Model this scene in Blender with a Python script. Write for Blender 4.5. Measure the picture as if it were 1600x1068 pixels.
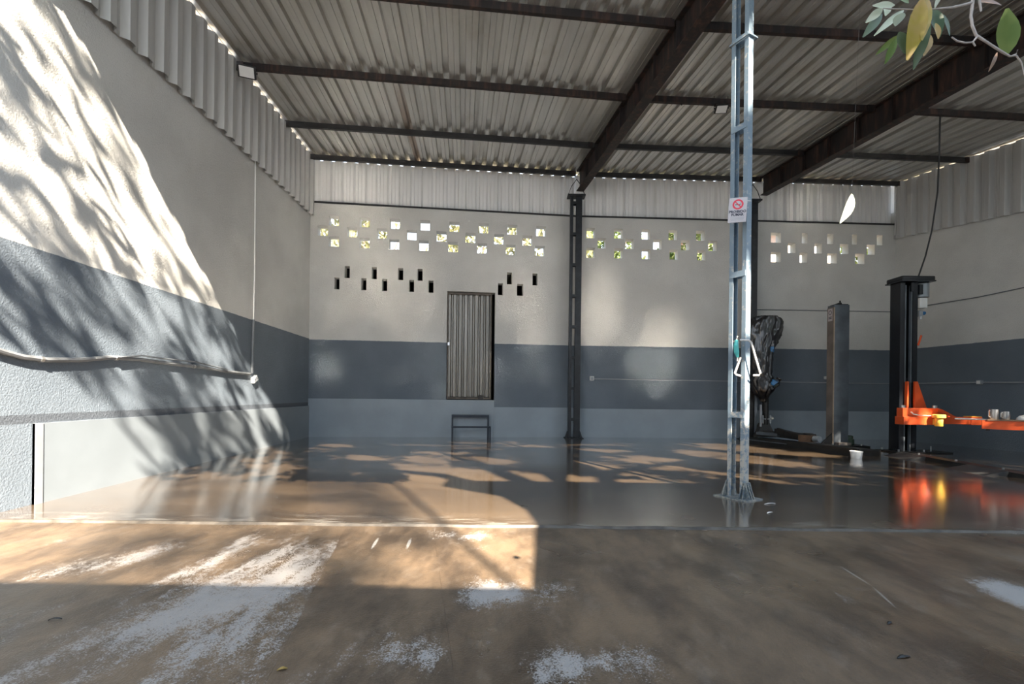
import bpy, bmesh, math, random
from mathutils import Vector, Matrix, noise
C = bpy.context.scene.collection
S = bpy.context.scene
for o in list(S.objects): bpy.data.objects.remove(o)
PI = math.pi
random.seed(7)

# ------------------------------------------------------------------ camera, sky, sun, exposure
F, CX, CY, ROLL, CAMZ = 720.0, 800.0, 617.0, 0.0112, 0.85
cam = bpy.data.objects.new('camera', bpy.data.cameras.new('camera')); C.objects.link(cam)
cam.location = (0, 0, CAMZ); cam.rotation_euler = (PI/2, -ROLL, 0)
cam.data.sensor_width = 36; cam.data.lens = 36*F/1600
cam.data.shift_y = (CY-534)/1600; cam.data.clip_start = .05; cam.data.clip_end = 300
S.camera = cam
SUNK = (0.485, -1.0, 0.89)                      # towards the sun
w = bpy.data.worlds.new('sky'); S.world = w; w.use_nodes = True
nt = w.node_tree; nt.nodes.clear()
wo = nt.nodes.new('ShaderNodeOutputWorld'); bg = nt.nodes.new('ShaderNodeBackground')
tc = nt.nodes.new('ShaderNodeTexCoord'); sp = nt.nodes.new('ShaderNodeSeparateXYZ'); rp = nt.nodes.new('ShaderNodeValToRGB')
nt.links.new(tc.outputs['Generated'], sp.inputs[0]); nt.links.new(sp.outputs['Z'], rp.inputs[0])
rp.color_ramp.elements[0].position = 0.0; rp.color_ramp.elements[0].color = (.88, .93, 1, 1)
rp.color_ramp.elements[1].position = 0.7; rp.color_ramp.elements[1].color = (.55, .73, 1, 1)
nt.links.new(rp.outputs[0], bg.inputs[0]); nt.links.new(bg.outputs[0], wo.inputs[0])
bg.inputs[1].default_value = .84
sl = bpy.data.lights.new('sun', 'SUN'); sl.energy = 12.0; sl.angle = math.radians(.53); sl.color = (1, .885, .735)
sun = bpy.data.objects.new('sun', sl); C.objects.link(sun); sun.location = (5, -10, 12)
sun.rotation_euler = Vector(SUNK).to_track_quat('Z', 'Y').to_euler()
vs = S.view_settings; vs.view_transform = 'Standard'; vs.look = 'None'; vs.gamma = 1; vs.use_curve_mapping = False
vs.exposure = 1.95
S.cycles.max_bounces = 10; S.cycles.diffuse_bounces = 6; S.cycles.glossy_bounces = 4; S.cycles.caustics_reflective = True
S.cycles.sample_clamp_indirect = 25; S.cycles.blur_glossy = .15

# ------------------------------------------------------------------ pixel rays of the 1600x1068 frame
def ray(u, v):
    c, s = math.cos(ROLL), math.sin(ROLL); du, dv = u-CX, v-CY
    return (du*c+dv*s)/F, -(-du*s+dv*c)/F
def P(u, v, Y):
    x, z = ray(u, v); return Vector((x*Y, Y, CAMZ+z*Y))
def G(u, v, z0=0.0):
    x, z = ray(u, v); Y = (z0-CAMZ)/z; return Vector((x*Y, Y, z0))

# ------------------------------------------------------------------ materials
def nodes(m): return m.node_tree.nodes, m.node_tree.links
class NT:
    def __init__(s, name):
        s.m = bpy.data.materials.new(name); s.m.use_nodes = True; s.n = s.m.node_tree.nodes; s.l = s.m.node_tree.links
        s.b = s.n['Principled BSDF']
    def new(s, t): return s.n.new(t)
    def put(s, sock, v):
        if isinstance(v, bpy.types.NodeSocket): s.l.new(v, sock)
        else: sock.default_value = v
    def math(s, op, a, b=0.0, c=0.0, clamp=False):
        n = s.new('ShaderNodeMath'); n.operation = op; n.use_clamp = clamp
        for i, v in enumerate((a, b, c)): s.put(n.inputs[i], v)
        return n.outputs[0]
    def pos(s):
        if not hasattr(s, '_p'):
            g = s.new('ShaderNodeNewGeometry'); s._p = g.outputs['Position']
            q = s.new('ShaderNodeSeparateXYZ'); s.l.new(s._p, q.inputs[0]); s.x, s.y, s.z = q.outputs
        return s._p
    def obj(s):
        if not hasattr(s, '_o'): s._o = s.new('ShaderNodeTexCoord').outputs['Object']
        return s._o
    def noise(s, scale, detail=4, rough=.55, vec=None, stretch=None, dist=0):
        v = vec or s.pos()
        if stretch:
            mp = s.new('ShaderNodeMapping'); s.l.new(v, mp.inputs[0]); mp.inputs['Scale'].default_value = stretch[:3]
            if len(stretch) > 3: mp.inputs['Rotation'].default_value = (0, 0, stretch[3])
            v = mp.outputs[0]
        n = s.new('ShaderNodeTexNoise'); s.l.new(v, n.inputs['Vector'])
        n.inputs['Scale'].default_value = scale; n.inputs['Detail'].default_value = detail; n.inputs['Roughness'].default_value = rough
        n.inputs['Distortion'].default_value = dist
        return n.outputs[0]
    def step(s, v, lo, hi):
        n = s.new('ShaderNodeMapRange'); n.interpolation_type = 'SMOOTHSTEP'; s.put(n.inputs[0], v)
        n.inputs[1].default_value = lo; n.inputs[2].default_value = hi
        return n.outputs[0]
    def mix(s, f, a, b):
        n = s.new('ShaderNodeMix'); n.data_type = 'RGBA'; s.put(n.inputs[0], f)
        for i, v in ((6, a), (7, b)):
            s.put(n.inputs[i], v if isinstance(v, bpy.types.NodeSocket) else (*v, 1))
        return n.outputs[2]
    def bump(s, h, strength=.3, dist=.01):
        n = s.new('ShaderNodeBump'); n.inputs['Strength'].default_value = strength; n.inputs['Distance'].default_value = dist
        s.l.new(h, n.inputs['Height']); s.l.new(n.outputs[0], s.b.inputs['Normal'])
    def fin(s, col, rough=.6, metal=0, spec=.5):
        s.put(s.b.inputs['Base Color'], col if isinstance(col, bpy.types.NodeSocket) else (*col, 1))
        s.put(s.b.inputs['Roughness'], rough); s.b.inputs['Metallic'].default_value = metal
        s.b.inputs['Specular IOR Level'].default_value = spec
        return s.m
def plain(name, col, rough=.55, metal=0, var=.25, scale=8, bump=0, spec=.5, dark=None):
    t = NT(name); f = t.step(t.noise(scale), .3, .7)
    d = dark or tuple(c*(1-var) for c in col)
    if bump: t.bump(t.noise(scale*6), bump, .004)
    return t.fin(t.mix(f, d, col), rough, metal, spec)

def wall_mat(name, split, strip=False):
    t = NT(name); t.pos()
    zz = t.math('ADD', t.z, t.math('MULTIPLY', t.math('SUBTRACT', t.noise(14), .5), .015))
    f = t.step(zz, split-.004, split+.004)
    big = t.step(t.noise(1.1, 3), .3, .75)
    up = t.mix(big, (.57, .565, .54), (.67, .665, .635))
    lo = t.mix(big, (.118, .145, .175), (.152, .182, .215))
    sp = t.step(t.noise(85, 3, .75), .57, .72)                     # dark speckle over the rough render
    col = t.mix(f, lo, up)
    col = t.mix(t.math('MULTIPLY', sp, .30), col, (.18, .17, .16))
    if strip:
        st = t.math('MULTIPLY', t.step(zz, .60, .605), t.math('SUBTRACT', 1.0, t.step(zz, .665, .672)))
        col = t.mix(t.math('MULTIPLY', st, .75), col, (.06, .067, .08))
    h = t.math('ADD', t.noise(62, 4, .7), t.math('MULTIPLY', t.noise(9, 2), .3))
    t.bump(h, .7, .015)
    return t.fin(col, t.math('ADD', .62, t.math('MULTIPLY', f, .2)), 0, .35)
M = {}
M['wall_l'] = wall_mat('left_wall_paint', 1.90, True)
M['wall_b'] = wall_mat('back_wall_paint', 1.885)
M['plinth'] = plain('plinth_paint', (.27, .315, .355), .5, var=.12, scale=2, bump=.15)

def galv(name, col, dark, st, rust=False, metal=.85, rough=.36):
    t = NT(name); t.pos()
    n = t.step(t.noise(2.2, 4, .55, stretch=st), .3, .72)
    c = t.mix(n, dark, col)
    if rust:
        d = t.math('ABSOLUTE', t.math('ADD', t.x, t.math('ADD', 1.2, t.math('MULTIPLY', t.y, .075))))
        k = t.math('MULTIPLY', t.math('SUBTRACT', 1.0, t.step(d, .05, .075)), t.step(t.y, 6.0, 7.5))
        c = t.mix(t.math('MULTIPLY', k, .6), c, (.22, .12, .06))
        k2 = t.step(t.noise(1.1, 4, .6), .58, .72)
        c = t.mix(t.math('MULTIPLY', k2, .18), c, (.26, .21, .12))
    return t.fin(c, rough, metal)
M['roof'] = galv('roof_metal', (.66, .65, .62), (.56, .55, .525), (2.4, .2, 1), True)
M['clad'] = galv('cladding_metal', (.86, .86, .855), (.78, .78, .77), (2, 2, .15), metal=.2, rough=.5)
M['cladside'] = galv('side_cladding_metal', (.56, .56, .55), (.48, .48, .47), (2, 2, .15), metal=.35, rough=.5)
M['door'] = galv('door_metal', (.30, .285, .26), (.20, .19, .17), (5, 5, .35), metal=.5)
M['black'] = plain('black_steel', (.02, .02, .022), .5, .0, .4, 6)
M['rust'] = None
t = NT('rust_and_light_streaks'); t.obj()
f = t.step(t.noise(5, 5, .6, vec=t.obj(), stretch=(3, 3, .5)), .42, .78)  # rust streaks that also stand in for light striping the beam web
M['rust'] = t.fin(t.mix(f, (.014, .012, .012), (.075, .036, .027)), .6, 0, .4)
t = NT('rear_column_paint'); f = t.step(t.noise(9), .4, .7)
M['colblack'] = t.fin(t.mix(f, (.009, .011, .014), (.02, .024, .03)), .42)
t = NT('worn_blue_column_paint'); t.pos()
low = t.math('SUBTRACT', 1.0, t.step(t.z, .35, 1.0))
f = t.step(t.math('ADD', t.noise(26, 5, .65), t.math('MULTIPLY', low, .16)), .55, .70)
M['col'] = t.fin(t.mix(f, (.165, .222, .27), (.40, .385, .35)), .42, .1)
t = NT('worn_foot_plate'); f = t.step(t.noise(30, 5, .7), .40, .62)
M['foot'] = t.fin(t.mix(f, (.10, .13, .15), (.34, .33, .29)), .55, .2)
M['white'] = plain('white_plastic', (.78, .78, .76), .4, 0, .06)
M['whitecoat'] = plain('white_painted_rod', (.7, .66, .62), .4, 0, .2, 20)
M['grey'] = plain('grey_pipe', (.32, .34, .36), .5, 0, .15)
M['dgrey'] = plain('dark_pipe', (.15, .165, .18), .5, 0, .2)
M['steel'] = plain('bright_steel', (.6, .6, .6), .28, .85, .15)
M['orange'] = plain('orange_lift_paint', (.72, .10, .022), .35, 0, .12, 5)
M['yellow'] = plain('yellow_pad_paint', (.95, .55, .08), .4, 0, .1)
M['lblack'] = plain('black_lift_paint', (.012, .014, .018), .26, 0, .3)
M['lgrey'] = plain('grey_lift_paint', (.12, .14, .16), .38, .1, .35, 4)
M['lbrown'] = plain('grimy_brown_lift_side', (.21, .18, .16), .45, 0, .35, 4)
M['oil'] = plain('oily_black_steel', (.02, .019, .018), .42, .2, .5, 9)
M['rubber'] = plain('grey_rubber', (.045, .043, .042), .7, 0, .3)
M['motor'] = plain('grey_motor', (.33, .36, .38), .4, .2, .15)
M['blue'] = plain('blue_tape', (.03, .16, .36), .35)
M['teal'] = plain('teal_strap', (.12, .62, .58), .45)
M['wood'] = plain('brown_board', (.24, .15, .09), .6, 0, .3)
M['bench'] = plain('dark_blue_bench_paint', (.018, .028, .045), .4, 0, .3)
M['red'] = plain('sign_red', (.7, .03, .06), .5, 0, .05)
M['ink'] = plain('sign_ink', (.03, .03, .05), .5, 0, .05)
M['signwhite'] = plain('sign_white', (.50, .46, .47), .45, 0, .03)
M['bark'] = plain('bark', (.16, .125, .10), .85, 0, .4, 14, .4)
M['twig'] = plain('pale_twig', (.46, .40, .36), .7, 0, .3, 30)
M['brass'] = plain('rusted_gearbox', (.20, .12, .075), .5, .2, .4)
M['greenmetal'] = plain('green_metal', (.06, .09, .06), .5, .2, .4)
t = NT('black_plastic_film'); t.bump(t.noise(9, 6, .7, vec=t.obj(), stretch=(1.8, 1.8, .8), dist=1.2), .5, .03)
t.b.inputs['Coat Weight'].default_value = 1; t.b.inputs['Coat Roughness'].default_value = .1
M['bag'] = t.fin((.004, .004, .006), .3, 0, .4)
def leafmat(name, a, b, trans=.45):
    t = NT(name); f = t.step(t.noise(5, 3), .35, .65); c = t.mix(f, a, b); t.fin(c, .45, 0, .4)
    tr = t.new('ShaderNodeBsdfTranslucent'); t.l.new(c, tr.inputs[0])
    mx = t.new('ShaderNodeMixShader'); mx.inputs[0].default_value = trans
    t.l.new(t.b.outputs[0], mx.inputs[1]); t.l.new(tr.outputs[0], mx.inputs[2]); t.l.new(mx.outputs[0], t.n['Material Output'].inputs[0])
    return t.m
M['leaf'] = leafmat('canopy_leaf', (.05, .11, .025), (.12, .17, .04), .3)
M['leafback'] = leafmat('rear_leaf', (.08, .13, .03), (.19, .21, .08), .45)
M['leafpale'] = leafmat('rear_pale_leaf', (.20, .20, .09), (.34, .32, .18), .45)
M['lf_green'] = leafmat('leaf_green', (.13, .20, .05), (.20, .26, .07), .4)
M['lf_yellow'] = leafmat('leaf_yellow', (.42, .33, .05), (.55, .36, .16), .4)
M['lf_dark'] = leafmat('leaf_dark', (.07, .12, .06), (.12, .16, .09), .3)
M['lf_pale'] = leafmat('leaf_pale', (.50, .56, .40), (.62, .66, .52), .3)  # pale tone stands in for sun on these leaves
M['lf_brown'] = leafmat('leaf_brown', (.24, .13, .08), (.36, .20, .10), .3)
M['house'] = plain('pale_house_plaster', (.50, .40, .34), .8, 0, .1)
M['shading'] = plain('shade_wall_plaster', (.55, .54, .50), .85, 0, .15, 2)
M['dark'] = plain('unlit_room', (.05, .05, .05), .9)
M['earth'] = plain('rear_yard_earth', (.34, .27, .19), .95, 0, .3, 1)

# floors ------------------------------------------------------------
def floor_back():
    t = NT('wet_workshop_floor'); t.pos()
    n = t.step(t.noise(.9, 5, .6, stretch=(.6, 1.6, 1)), .3, .7)
    c = t.mix(n, (.080, .056, .036), (.128, .090, .057))
    n2 = t.step(t.noise(5, 5, .7, stretch=(.5, 2.2, 1)), .60, .75)
    c = t.mix(t.math('MULTIPLY', n2, .3), c, (.30, .25, .20))
    edge = t.math('SUBTRACT', 1.0, t.step(t.y, 3.02, 3.3))
    n3 = t.math('MULTIPLY', t.step(t.noise(9, 5, .7, stretch=(.4, 2, 1)), .50, .62), edge)
    c = t.mix(t.math('MULTIPLY', n3, .5), c, (.5, .46, .40))
    near = t.math('SUBTRACT', 1.0, t.step(t.y, 3.0, 4.6))
    r = t.math('ADD', t.math('ADD', .11, t.math('MULTIPLY', near, .12)), t.math('MULTIPLY', t.step(t.noise(2.2, 4), .45, .8), .10))
    t.bump(t.noise(5, 3, .5, stretch=(.5, 1, 1)), .06, .012)
    t.b.inputs['IOR'].default_value = 1.7
    t.b.inputs['Coat Weight'].default_value = 1; t.b.inputs['Coat IOR'].default_value = 1.7; t.b.inputs['Coat Roughness'].default_value = .12
    return t.fin(c, r, 0, .62)
def floor_front():
    t = NT('scuffed_damp_concrete'); t.pos()
    n = t.step(t.noise(1.9, 7, .68, stretch=(1.5, .7, 1, -.5)), .34, .66)
    c = t.mix(n, (.056, .039, .026), (.156, .108, .067))
    n3 = t.step(t.noise(6, 6, .7, stretch=(1.6, .8, 1, -.5)), .52, .70)
    c = t.mix(t.math('MULTIPLY', n3, .35), c, (.19, .155, .12))
    n2 = t.step(t.noise(40, 4, .7), .56, .72)
    c = t.mix(t.math('MULTIPLY', n2, .28), c, (.05, .042, .036))
    # dry whitish residue streaks inside bounded zones, plus a pale right-edge patch
    st = t.noise(2.1, 4, .6, stretch=(2.6, .8, 1, -.62)); fine = t.noise(34, 5, .75)
    vf = t.noise(150, 3, .8)
    grain = t.math('ADD', t.math('ADD', t.math('MULTIPLY', st, .60), t.math('MULTIPLY', fine, .30)), t.math('MULTIPLY', vf, .50))
    def halfplane(px, py, nx, ny, soft):          # 1 on the side the normal points to
        d = t.math('ADD', t.math('MULTIPLY', t.math('SUBTRACT', t.x, px), nx), t.math('MULTIPLY', t.math('SUBTRACT', t.y, py), ny))
        return t.step(d, -soft, soft)
    def blob(cx, cy, rx, ry, rot=0.0):
        dx, dy = t.math('SUBTRACT', t.x, cx), t.math('SUBTRACT', t.y, cy); c_, s_ = math.cos(rot), math.sin(rot)
        u = t.math('DIVIDE', t.math('ADD', t.math('MULTIPLY', dx, c_), t.math('MULTIPLY', dy, s_)), rx)
        v = t.math('DIVIDE', t.math('SUBTRACT', t.math('MULTIPLY', dy, c_), t.math('MULTIPLY', dx, s_)), ry)
        return t.math('SUBTRACT', 1.0, t.math('POWER', t.math('ADD', t.math('MULTIPLY', u, u), t.math('MULTIPLY', v, v)), .5), 0, True)
    zs = []
    g = lambda u, v: G(u, v)
    z1 = blob(-1.15, 1.9, 1.05, 1.55, .2)
    z1 = t.math('MULTIPLY', z1, halfplane(-1.0, 2.71, -.978, -.208, .006)); zs.append((z1, .98))
    zs.append((blob(*G(150, 880)[:2], .26, .62, -.55), .95))
    zs.append((t.math('MULTIPLY', blob(*G(800, 925)[:2], .52, .30, .1), halfplane(*G(660, 920)[:2], .99, .1, .006)), 1.0))
    zs.append((blob(*G(735, 835)[:2], .55, .22), .8))
    zs.append((blob(*G(1600, 930)[:2], .22, .50, -.3), 1.3))  # pale patch at the right edge
    zs.append((blob(*G(1570, 826)[:2], .50, .13), 1.0))
    zs.append((blob(*G(930, 1030)[:2], .6, .24, .2), .75))
    zs.append((blob(*G(620, 1020)[:2], .5, .3, .5), .75))
    zs.append((blob(*G(1320, 930)[:2], .5, .3, .5), .55))
    tot = None
    for z, k in zs:
        z = t.math('MULTIPLY', z, k); tot = z if tot is None else t.math('MAXIMUM', tot, z)
    lvl = t.math('ADD', grain, t.math('MULTIPLY', tot, .30))
    speck = t.math('MULTIPLY', t.step(t.math('ADD', t.math('MULTIPLY', t.noise(2.6, 4, .6), .9), t.math('ADD', t.math('MULTIPLY', vf, .55), t.math('MULTIPLY', fine, .3))), 1.05, 1.13), .55)
    white = t.math('MULTIPLY', t.step(lvl, .885, .955), t.step(tot, .02, .12))
    white = t.math('MAXIMUM', white, speck)
    c = t.mix(t.math('MULTIPLY', white, .8), c, (.33, .315, .30))
    # short white scuffs by the lip
    for (u, v) in ((586, 846), (639, 846)):
        c = t.mix(t.step(t.math('MULTIPLY', blob(*G(u, v)[:2], .016, .15, .1), t.math('ADD', fine, .3)), .2, .5), c, (.36, .34, .31))
    # hairline crack
    for a, b in (((1310, 880), (1362, 912)), ((1362, 912), (1402, 948))):
        A, B = G(*a), G(*b); L = (B-A).length; ang = math.atan2(B.y-A.y, B.x-A.x); m_ = (A+B)/2
        c = t.mix(t.math('MULTIPLY', t.step(blob(m_.x, m_.y, L*.62, .008, ang), .1, .6), .5), c, (.42, .38, .33))
    wet = t.step(t.noise(1.1, 4, .6), .42, .66)
    r = t.math('ADD', t.math('SUBTRACT', .44, t.math('MULTIPLY', wet, .22)), t.math('MULTIPLY', white, .3))
    t.bump(t.math('ADD', fine, t.noise(110, 3, .6)), .3, .006)
    return t.fin(c, r, 0, .7)
M['floor_b'] = floor_back(); M['floor_f'] = floor_front()
M['lip'] = plain('floor_lip_cement', (.13, .112, .09), .6, 0, .6, 7, .5, dark=(.05, .042, .034))

# ------------------------------------------------------------------ mesh helpers
def obj(name, bm, mat, parent=None, smooth=False, mats=None):
    me = bpy.data.meshes.new(name); bmesh.ops.recalc_face_normals(bm, faces=bm.faces); bm.to_mesh(me); bm.free()
    for m in (mats or [mat]): me.materials.append(m)
    if smooth:
        for p in me.polygons: p.use_smooth = True
        me.set_sharp_from_angle(angle=math.radians(42))
    o = bpy.data.objects.new(name, me); C.objects.link(o)
    if parent: o.parent = parent
    return o
def thing(name, label, cat, loc=(0, 0, 0), rz=0, group=None):
    o = bpy.data.objects.new(name, None); C.objects.link(o); o.location = loc; o.rotation_euler = (0, 0, rz); o.empty_display_size = .1
    return tag(o, label, cat, group)
def tag(o, label, cat, group=None):
    o['label'] = label; o['category'] = cat
    if group: o['group'] = group
    return o
def struct(o): o['kind'] = 'structure'; return o
def stuff(o): o['kind'] = 'stuff'; return o
def box(bm, x0, x1, y0, y1, z0, z1, mtx=None, bev=0):
    r = bmesh.ops.create_cube(bm, size=1)
    T = Matrix.Translation(((x0+x1)/2, (y0+y1)/2, (z0+z1)/2)) @ Matrix.Diagonal((x1-x0, y1-y0, z1-z0, 1))
    bmesh.ops.transform(bm, matrix=T, verts=r['verts'])
    if bev:
        es = list({e for v in r['verts'] for e in v.link_edges})
        rr = bmesh.ops.bevel(bm, geom=es, offset=bev, segments=2, affect='EDGES', profile=.6)
        vs_ = list({v for f in rr['faces'] for v in f.verts} | {v for v in r['verts'] if v.is_valid})
    else: vs_ = r['verts']
    if mtx: bmesh.ops.transform(bm, matrix=mtx, verts=vs_)
    return bm
def B(*a, **k): return box(bmesh.new(), *a, **k)
def tube(bm, pts, r, seg=8, cap=True):
    pts = [Vector(p) for p in pts]; rs = r if isinstance(r, (list, tuple)) else [r]*len(pts); rings = []
    up = Vector((0, 0, 1))
    for i, p in enumerate(pts):
        d = (pts[min(i+1, len(pts)-1)]-pts[max(i-1, 0)]).normalized()
        a = d.cross(up if abs(d.dot(up)) < .9 else Vector((1, 0, 0))).normalized(); b = d.cross(a)
        rings.append([bm.verts.new(p+rs[i]*(a*math.cos(k*2*PI/seg)+b*math.sin(k*2*PI/seg))) for k in range(seg)])
    for A, Bv in zip(rings, rings[1:]):
        for k in range(seg): bm.faces.new((A[k], A[(k+1) % seg], Bv[(k+1) % seg], Bv[k]))
    if cap: bm.faces.new(rings[0]); bm.faces.new(rings[-1])
    return bm
def T(pts, r, seg=8): return tube(bmesh.new(), pts, r, seg)
def lathe(bm, prof, seg=20, c=(0, 0, 0)):
    rings = [[bm.verts.new((c[0]+r*math.cos(k*2*PI/seg), c[1]+r*math.sin(k*2*PI/seg), c[2]+z)) for k in range(seg)] for r, z in prof]
    for A, Bv in zip(rings, rings[1:]):
        for k in range(seg): bm.faces.new((A[k], A[(k+1) % seg], Bv[(k+1) % seg], Bv[k]))
    bm.faces.new(rings[0]); bm.faces.new(rings[-1]); return bm
def prism(bm, poly, vec):
    v = Vector(vec); a = [bm.verts.new(p) for p in poly]; b = [bm.verts.new(Vector(p)+v) for p in poly]; n = len(a)
    bm.faces.new(a); bm.faces.new(b[::-1])
    for i in range(n): bm.faces.new((a[i], b[i], b[(i+1) % n], a[(i+1) % n]))
    return bm
def PR(poly, vec): return prism(bmesh.new(), poly, vec)
def bar(bm, A, Bp, w_, h, up=(0, 0, 1)):             # rectangular bar from A to Bp, hanging h below the line
    A, Bp = Vector(A), Vector(Bp); d = (Bp-A).normalized(); s = d.cross(Vector(up)).normalized()*w_/2; u = s.cross(d).normalized()*h
    return prism(bm, [A-s, A+s, A+s-u, A-s-u], Bp-A)

# ------------------------------------------------------------------ plan of the building
LW = lambda Y: -3.53-.0716*(Y-3.19)                  # left wall face
P0, P1, P2 = Vector((-3.94, 8.92, 0)), Vector((1.26, 9.49, 0)), Vector((8.07, 9.75, 0))
RD = Vector((.19, -1, 0)).normalized()               # right wall runs towards the camera, flaring
EZ = 5.40                                            # underside of the roof pans at the rear eave
def lerp(a, b, k): return a+(b-a)*k
# rear eave polyline split in three bays, and matching front corners
def backpt(X):
    return P0.lerp(P1, (X-P0.x)/(P1.x-P0.x)) if X < P1.x else P1+(P2-P1)*((X-P1.x)/(P2.x-P1.x))
RB = [backpt(-3.95), backpt(1.30), backpt(5.13), backpt(8.45)]
RL = 6.65
FR = [Vector((LW(2.22)-.02, RB[0].y-RL, 0)), Vector((2.20, RB[1].y-RL, 0)), Vector((5.72, RB[2].y-RL, 0)), Vector((9.75, RB[3].y-RL, 0))]
SLOPE = [.062, .064, .074, .10]
def roofpt(bay, k, q):                                # bay 0..2, k across, q metres from the rear eave
    e = RB[bay].lerp(RB[bay+1], k); f = FR[bay].lerp(FR[bay+1], k); s = lerp(SLOPE[bay], SLOPE[bay+1], k)
    p = e.lerp(f, q/RL); p.z = EZ-s*q; return p

# ------------------------------------------------------------------ floor
fl = B(-5.2, 10.5, 3.0, 10.2, -.2, 0); floor = struct(obj('floor', fl, M['floor_b']))
# front apron: slabs poured side by side, each its own piece
jx = [-5.2, -.86, -.30, 10.5]
for i in range(3):
    def X(j, y): return jx[j]+(-.212*(y-2.03) if 0 < j < 3 else 0)
    g = .0003
    poly = [(X(i, -7)+g, -7, -.2), (X(i+1, -7)-g, -7, -.2), (X(i+1, 2.99)-g, 2.99, -.2), (X(i, 2.99)+g, 2.99, -.2)]
    obj('concrete_slab', PR(poly, (0, 0, .192)), M['floor_f'], floor)
bm = bmesh.new(); rng = random.Random(3); prev = None
for i in range(141):
    x = -3.5+i*.09; y = 3.0+.012*noise.noise((x*2.3, 0, 0))+.008*noise.noise((x*9, 4, 0)); hh = .006+.005*noise.noise((x*5, 7, 0)); ww = .014+.006*noise.noise((x*6, 2, 0))
    cur = [bm.verts.new(v) for v in ((x, y-ww*1.3, -.009), (x, y-ww*.4, hh), (x, y+ww*.5, hh), (x, y+ww*1.5, -.001))]
    if prev:
        for k in range(3): bm.faces.new((prev[k], prev[k+1], cur[k+1], cur[k]))
    prev = cur
struct(obj('trim_1', bm, M['lip'], smooth=True))
struct(obj('floor_rear_yard', B(-30, 40, 10.2, 70, -.3, -.1), M['earth']))

# ------------------------------------------------------------------ walls
# left wall
def ltop(Y): return 4.39-.054*(8.92-Y)
bm = bmesh.new(); y0, y1 = -1.2, 9.2
poly = [(LW(y0), y0, -.1), (LW(y1), y1, -.1), (LW(y1), y1, ltop(y1)+.45), (LW(2.75), 2.75, ltop(2.75)+.45), (LW(2.75), 2.75, ltop(2.75)), (LW(y0), y0, ltop(y0))]
wall_left = struct(obj('wall_left', PR(poly, (-.2, 0, 0)), M['wall_l']))
ya, yb = 3.41, 8.925
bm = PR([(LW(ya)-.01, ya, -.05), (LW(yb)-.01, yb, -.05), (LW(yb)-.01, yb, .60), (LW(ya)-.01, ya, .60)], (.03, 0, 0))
obj('plinth', bm, plain('sunlit_plinth_copy', (.185, .212, .235), .5, var=.10, scale=2, bump=.15), wall_left)  # copy of the plinth paint, darkened to offset the direct sun on it
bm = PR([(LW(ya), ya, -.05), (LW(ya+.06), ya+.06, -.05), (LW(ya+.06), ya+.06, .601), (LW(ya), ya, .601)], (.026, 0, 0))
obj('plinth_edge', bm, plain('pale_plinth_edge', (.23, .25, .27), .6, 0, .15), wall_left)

# back wall: two bays with a slight kink at the first rear column, real openings
def wall_coords(u, v):
    x, z = ray(u, v)
    for A, Bv, n in ((P0, P1, 0), (P1, P2, 1)):
        d = Bv-A; den = d.x-x*d.y; k = (x*A.y-A.x)/den
        if n == 1 or k <= 1:
            p = A+d*k; return n, k*d.length, CAMZ+z*p.y, p.y
rows = [
 [(521.6,345.6),(570,347.5),(617,349.7),(664,351.9),(710,354.4),(755.6,356.6),(800.6,358.4),(845.6,359.7)],
 [(504.4,361),(550.3,363.4),(597,364.7),(643,367),(689.7,369),(735,371),(779.7,373.4),(824,374.7)],
 [(521.6,377.8),(569.4,380),(616,382),(662,383.4),(707.8,385.6),(753.4,387.8),(798,389.7),(843.4,391)],
 [(923.2,363),(966.4,363.7),(1009.3,365.4),(1051.4,367),(1094.3,368),(1212.4,371.2),(1257.3,372.5),(1297.5,373.9),(1335.3,374.9),(1374.4,375.9)],
 [(940.4,379.3),(983.6,380.3),(1027.5,381.3),(1070.7,382.6),(1113.5,383.6),(1237,387.4),(1278.6,388),(1319,389.4),(1360.6,390.7)],
 [(922.9,393.8),(966.4,395.5),(1009.6,396.5),(1053,397.8),(1096,398.2),(1212.4,401.2),(1255.6,402.2),(1300.2,403.9),(1343.4,405.2)]]
wide = {1212.4: 16, 1257.3: 9, 1297.5: 10, 1335.3: 8, 1374.4: 9, 1237: 12, 1278.6: 12, 1319: 13.5, 1360.6: 13, 1255.6: 12, 1300.2: 15, 1343.4: 15}
slots = [[(542.5,425.3),(584.7,427.2),(626,428),(656.3,429.4),(796,434.4),(836,435)], [(526.3,443),(568.4,444.4),(601,445.3),(643,446.9),(673.4,446.3),(781.9,451.3),(812.5,452.2)]]
holes = {0: [], 1: []}
for row in rows:
    cs = [wall_coords(*p) for p in row]; zm = {}
    for n in (0, 1):
        q = [c[2] for c in cs if c[0] == n]
        if q: zm[n] = sum(q)/len(q)
    for p, c in zip(row, cs):
        wpx = wide.get(p[0], 15.4 if c[0] == 0 else 13.6); hw = wpx*c[3]/F/2; hh = 15.6*c[3]/F/2
        holes[c[0]].append((c[1]-hw, c[1]+hw, zm[c[0]]-hh, zm[c[0]]+hh))
for row in slots:
    cs = [wall_coords(*p) for p in row]; zm = sum(c[2] for c in cs)/len(cs)
    for p, c in zip(row, cs):
        w2 = (9.6 if p[0] == 812.5 else 7.8)*c[3]/F/2; h2 = 18.5*c[3]/F/2
        holes[0].append((c[1]-w2, c[1]+w2, zm-h2, zm+h2))
dA, dB = wall_coords(697, 624), wall_coords(774, 457)
DOOR = (dA[1], dB[1], dA[2], dB[2]); holes[0].append(DOOR)
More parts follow.
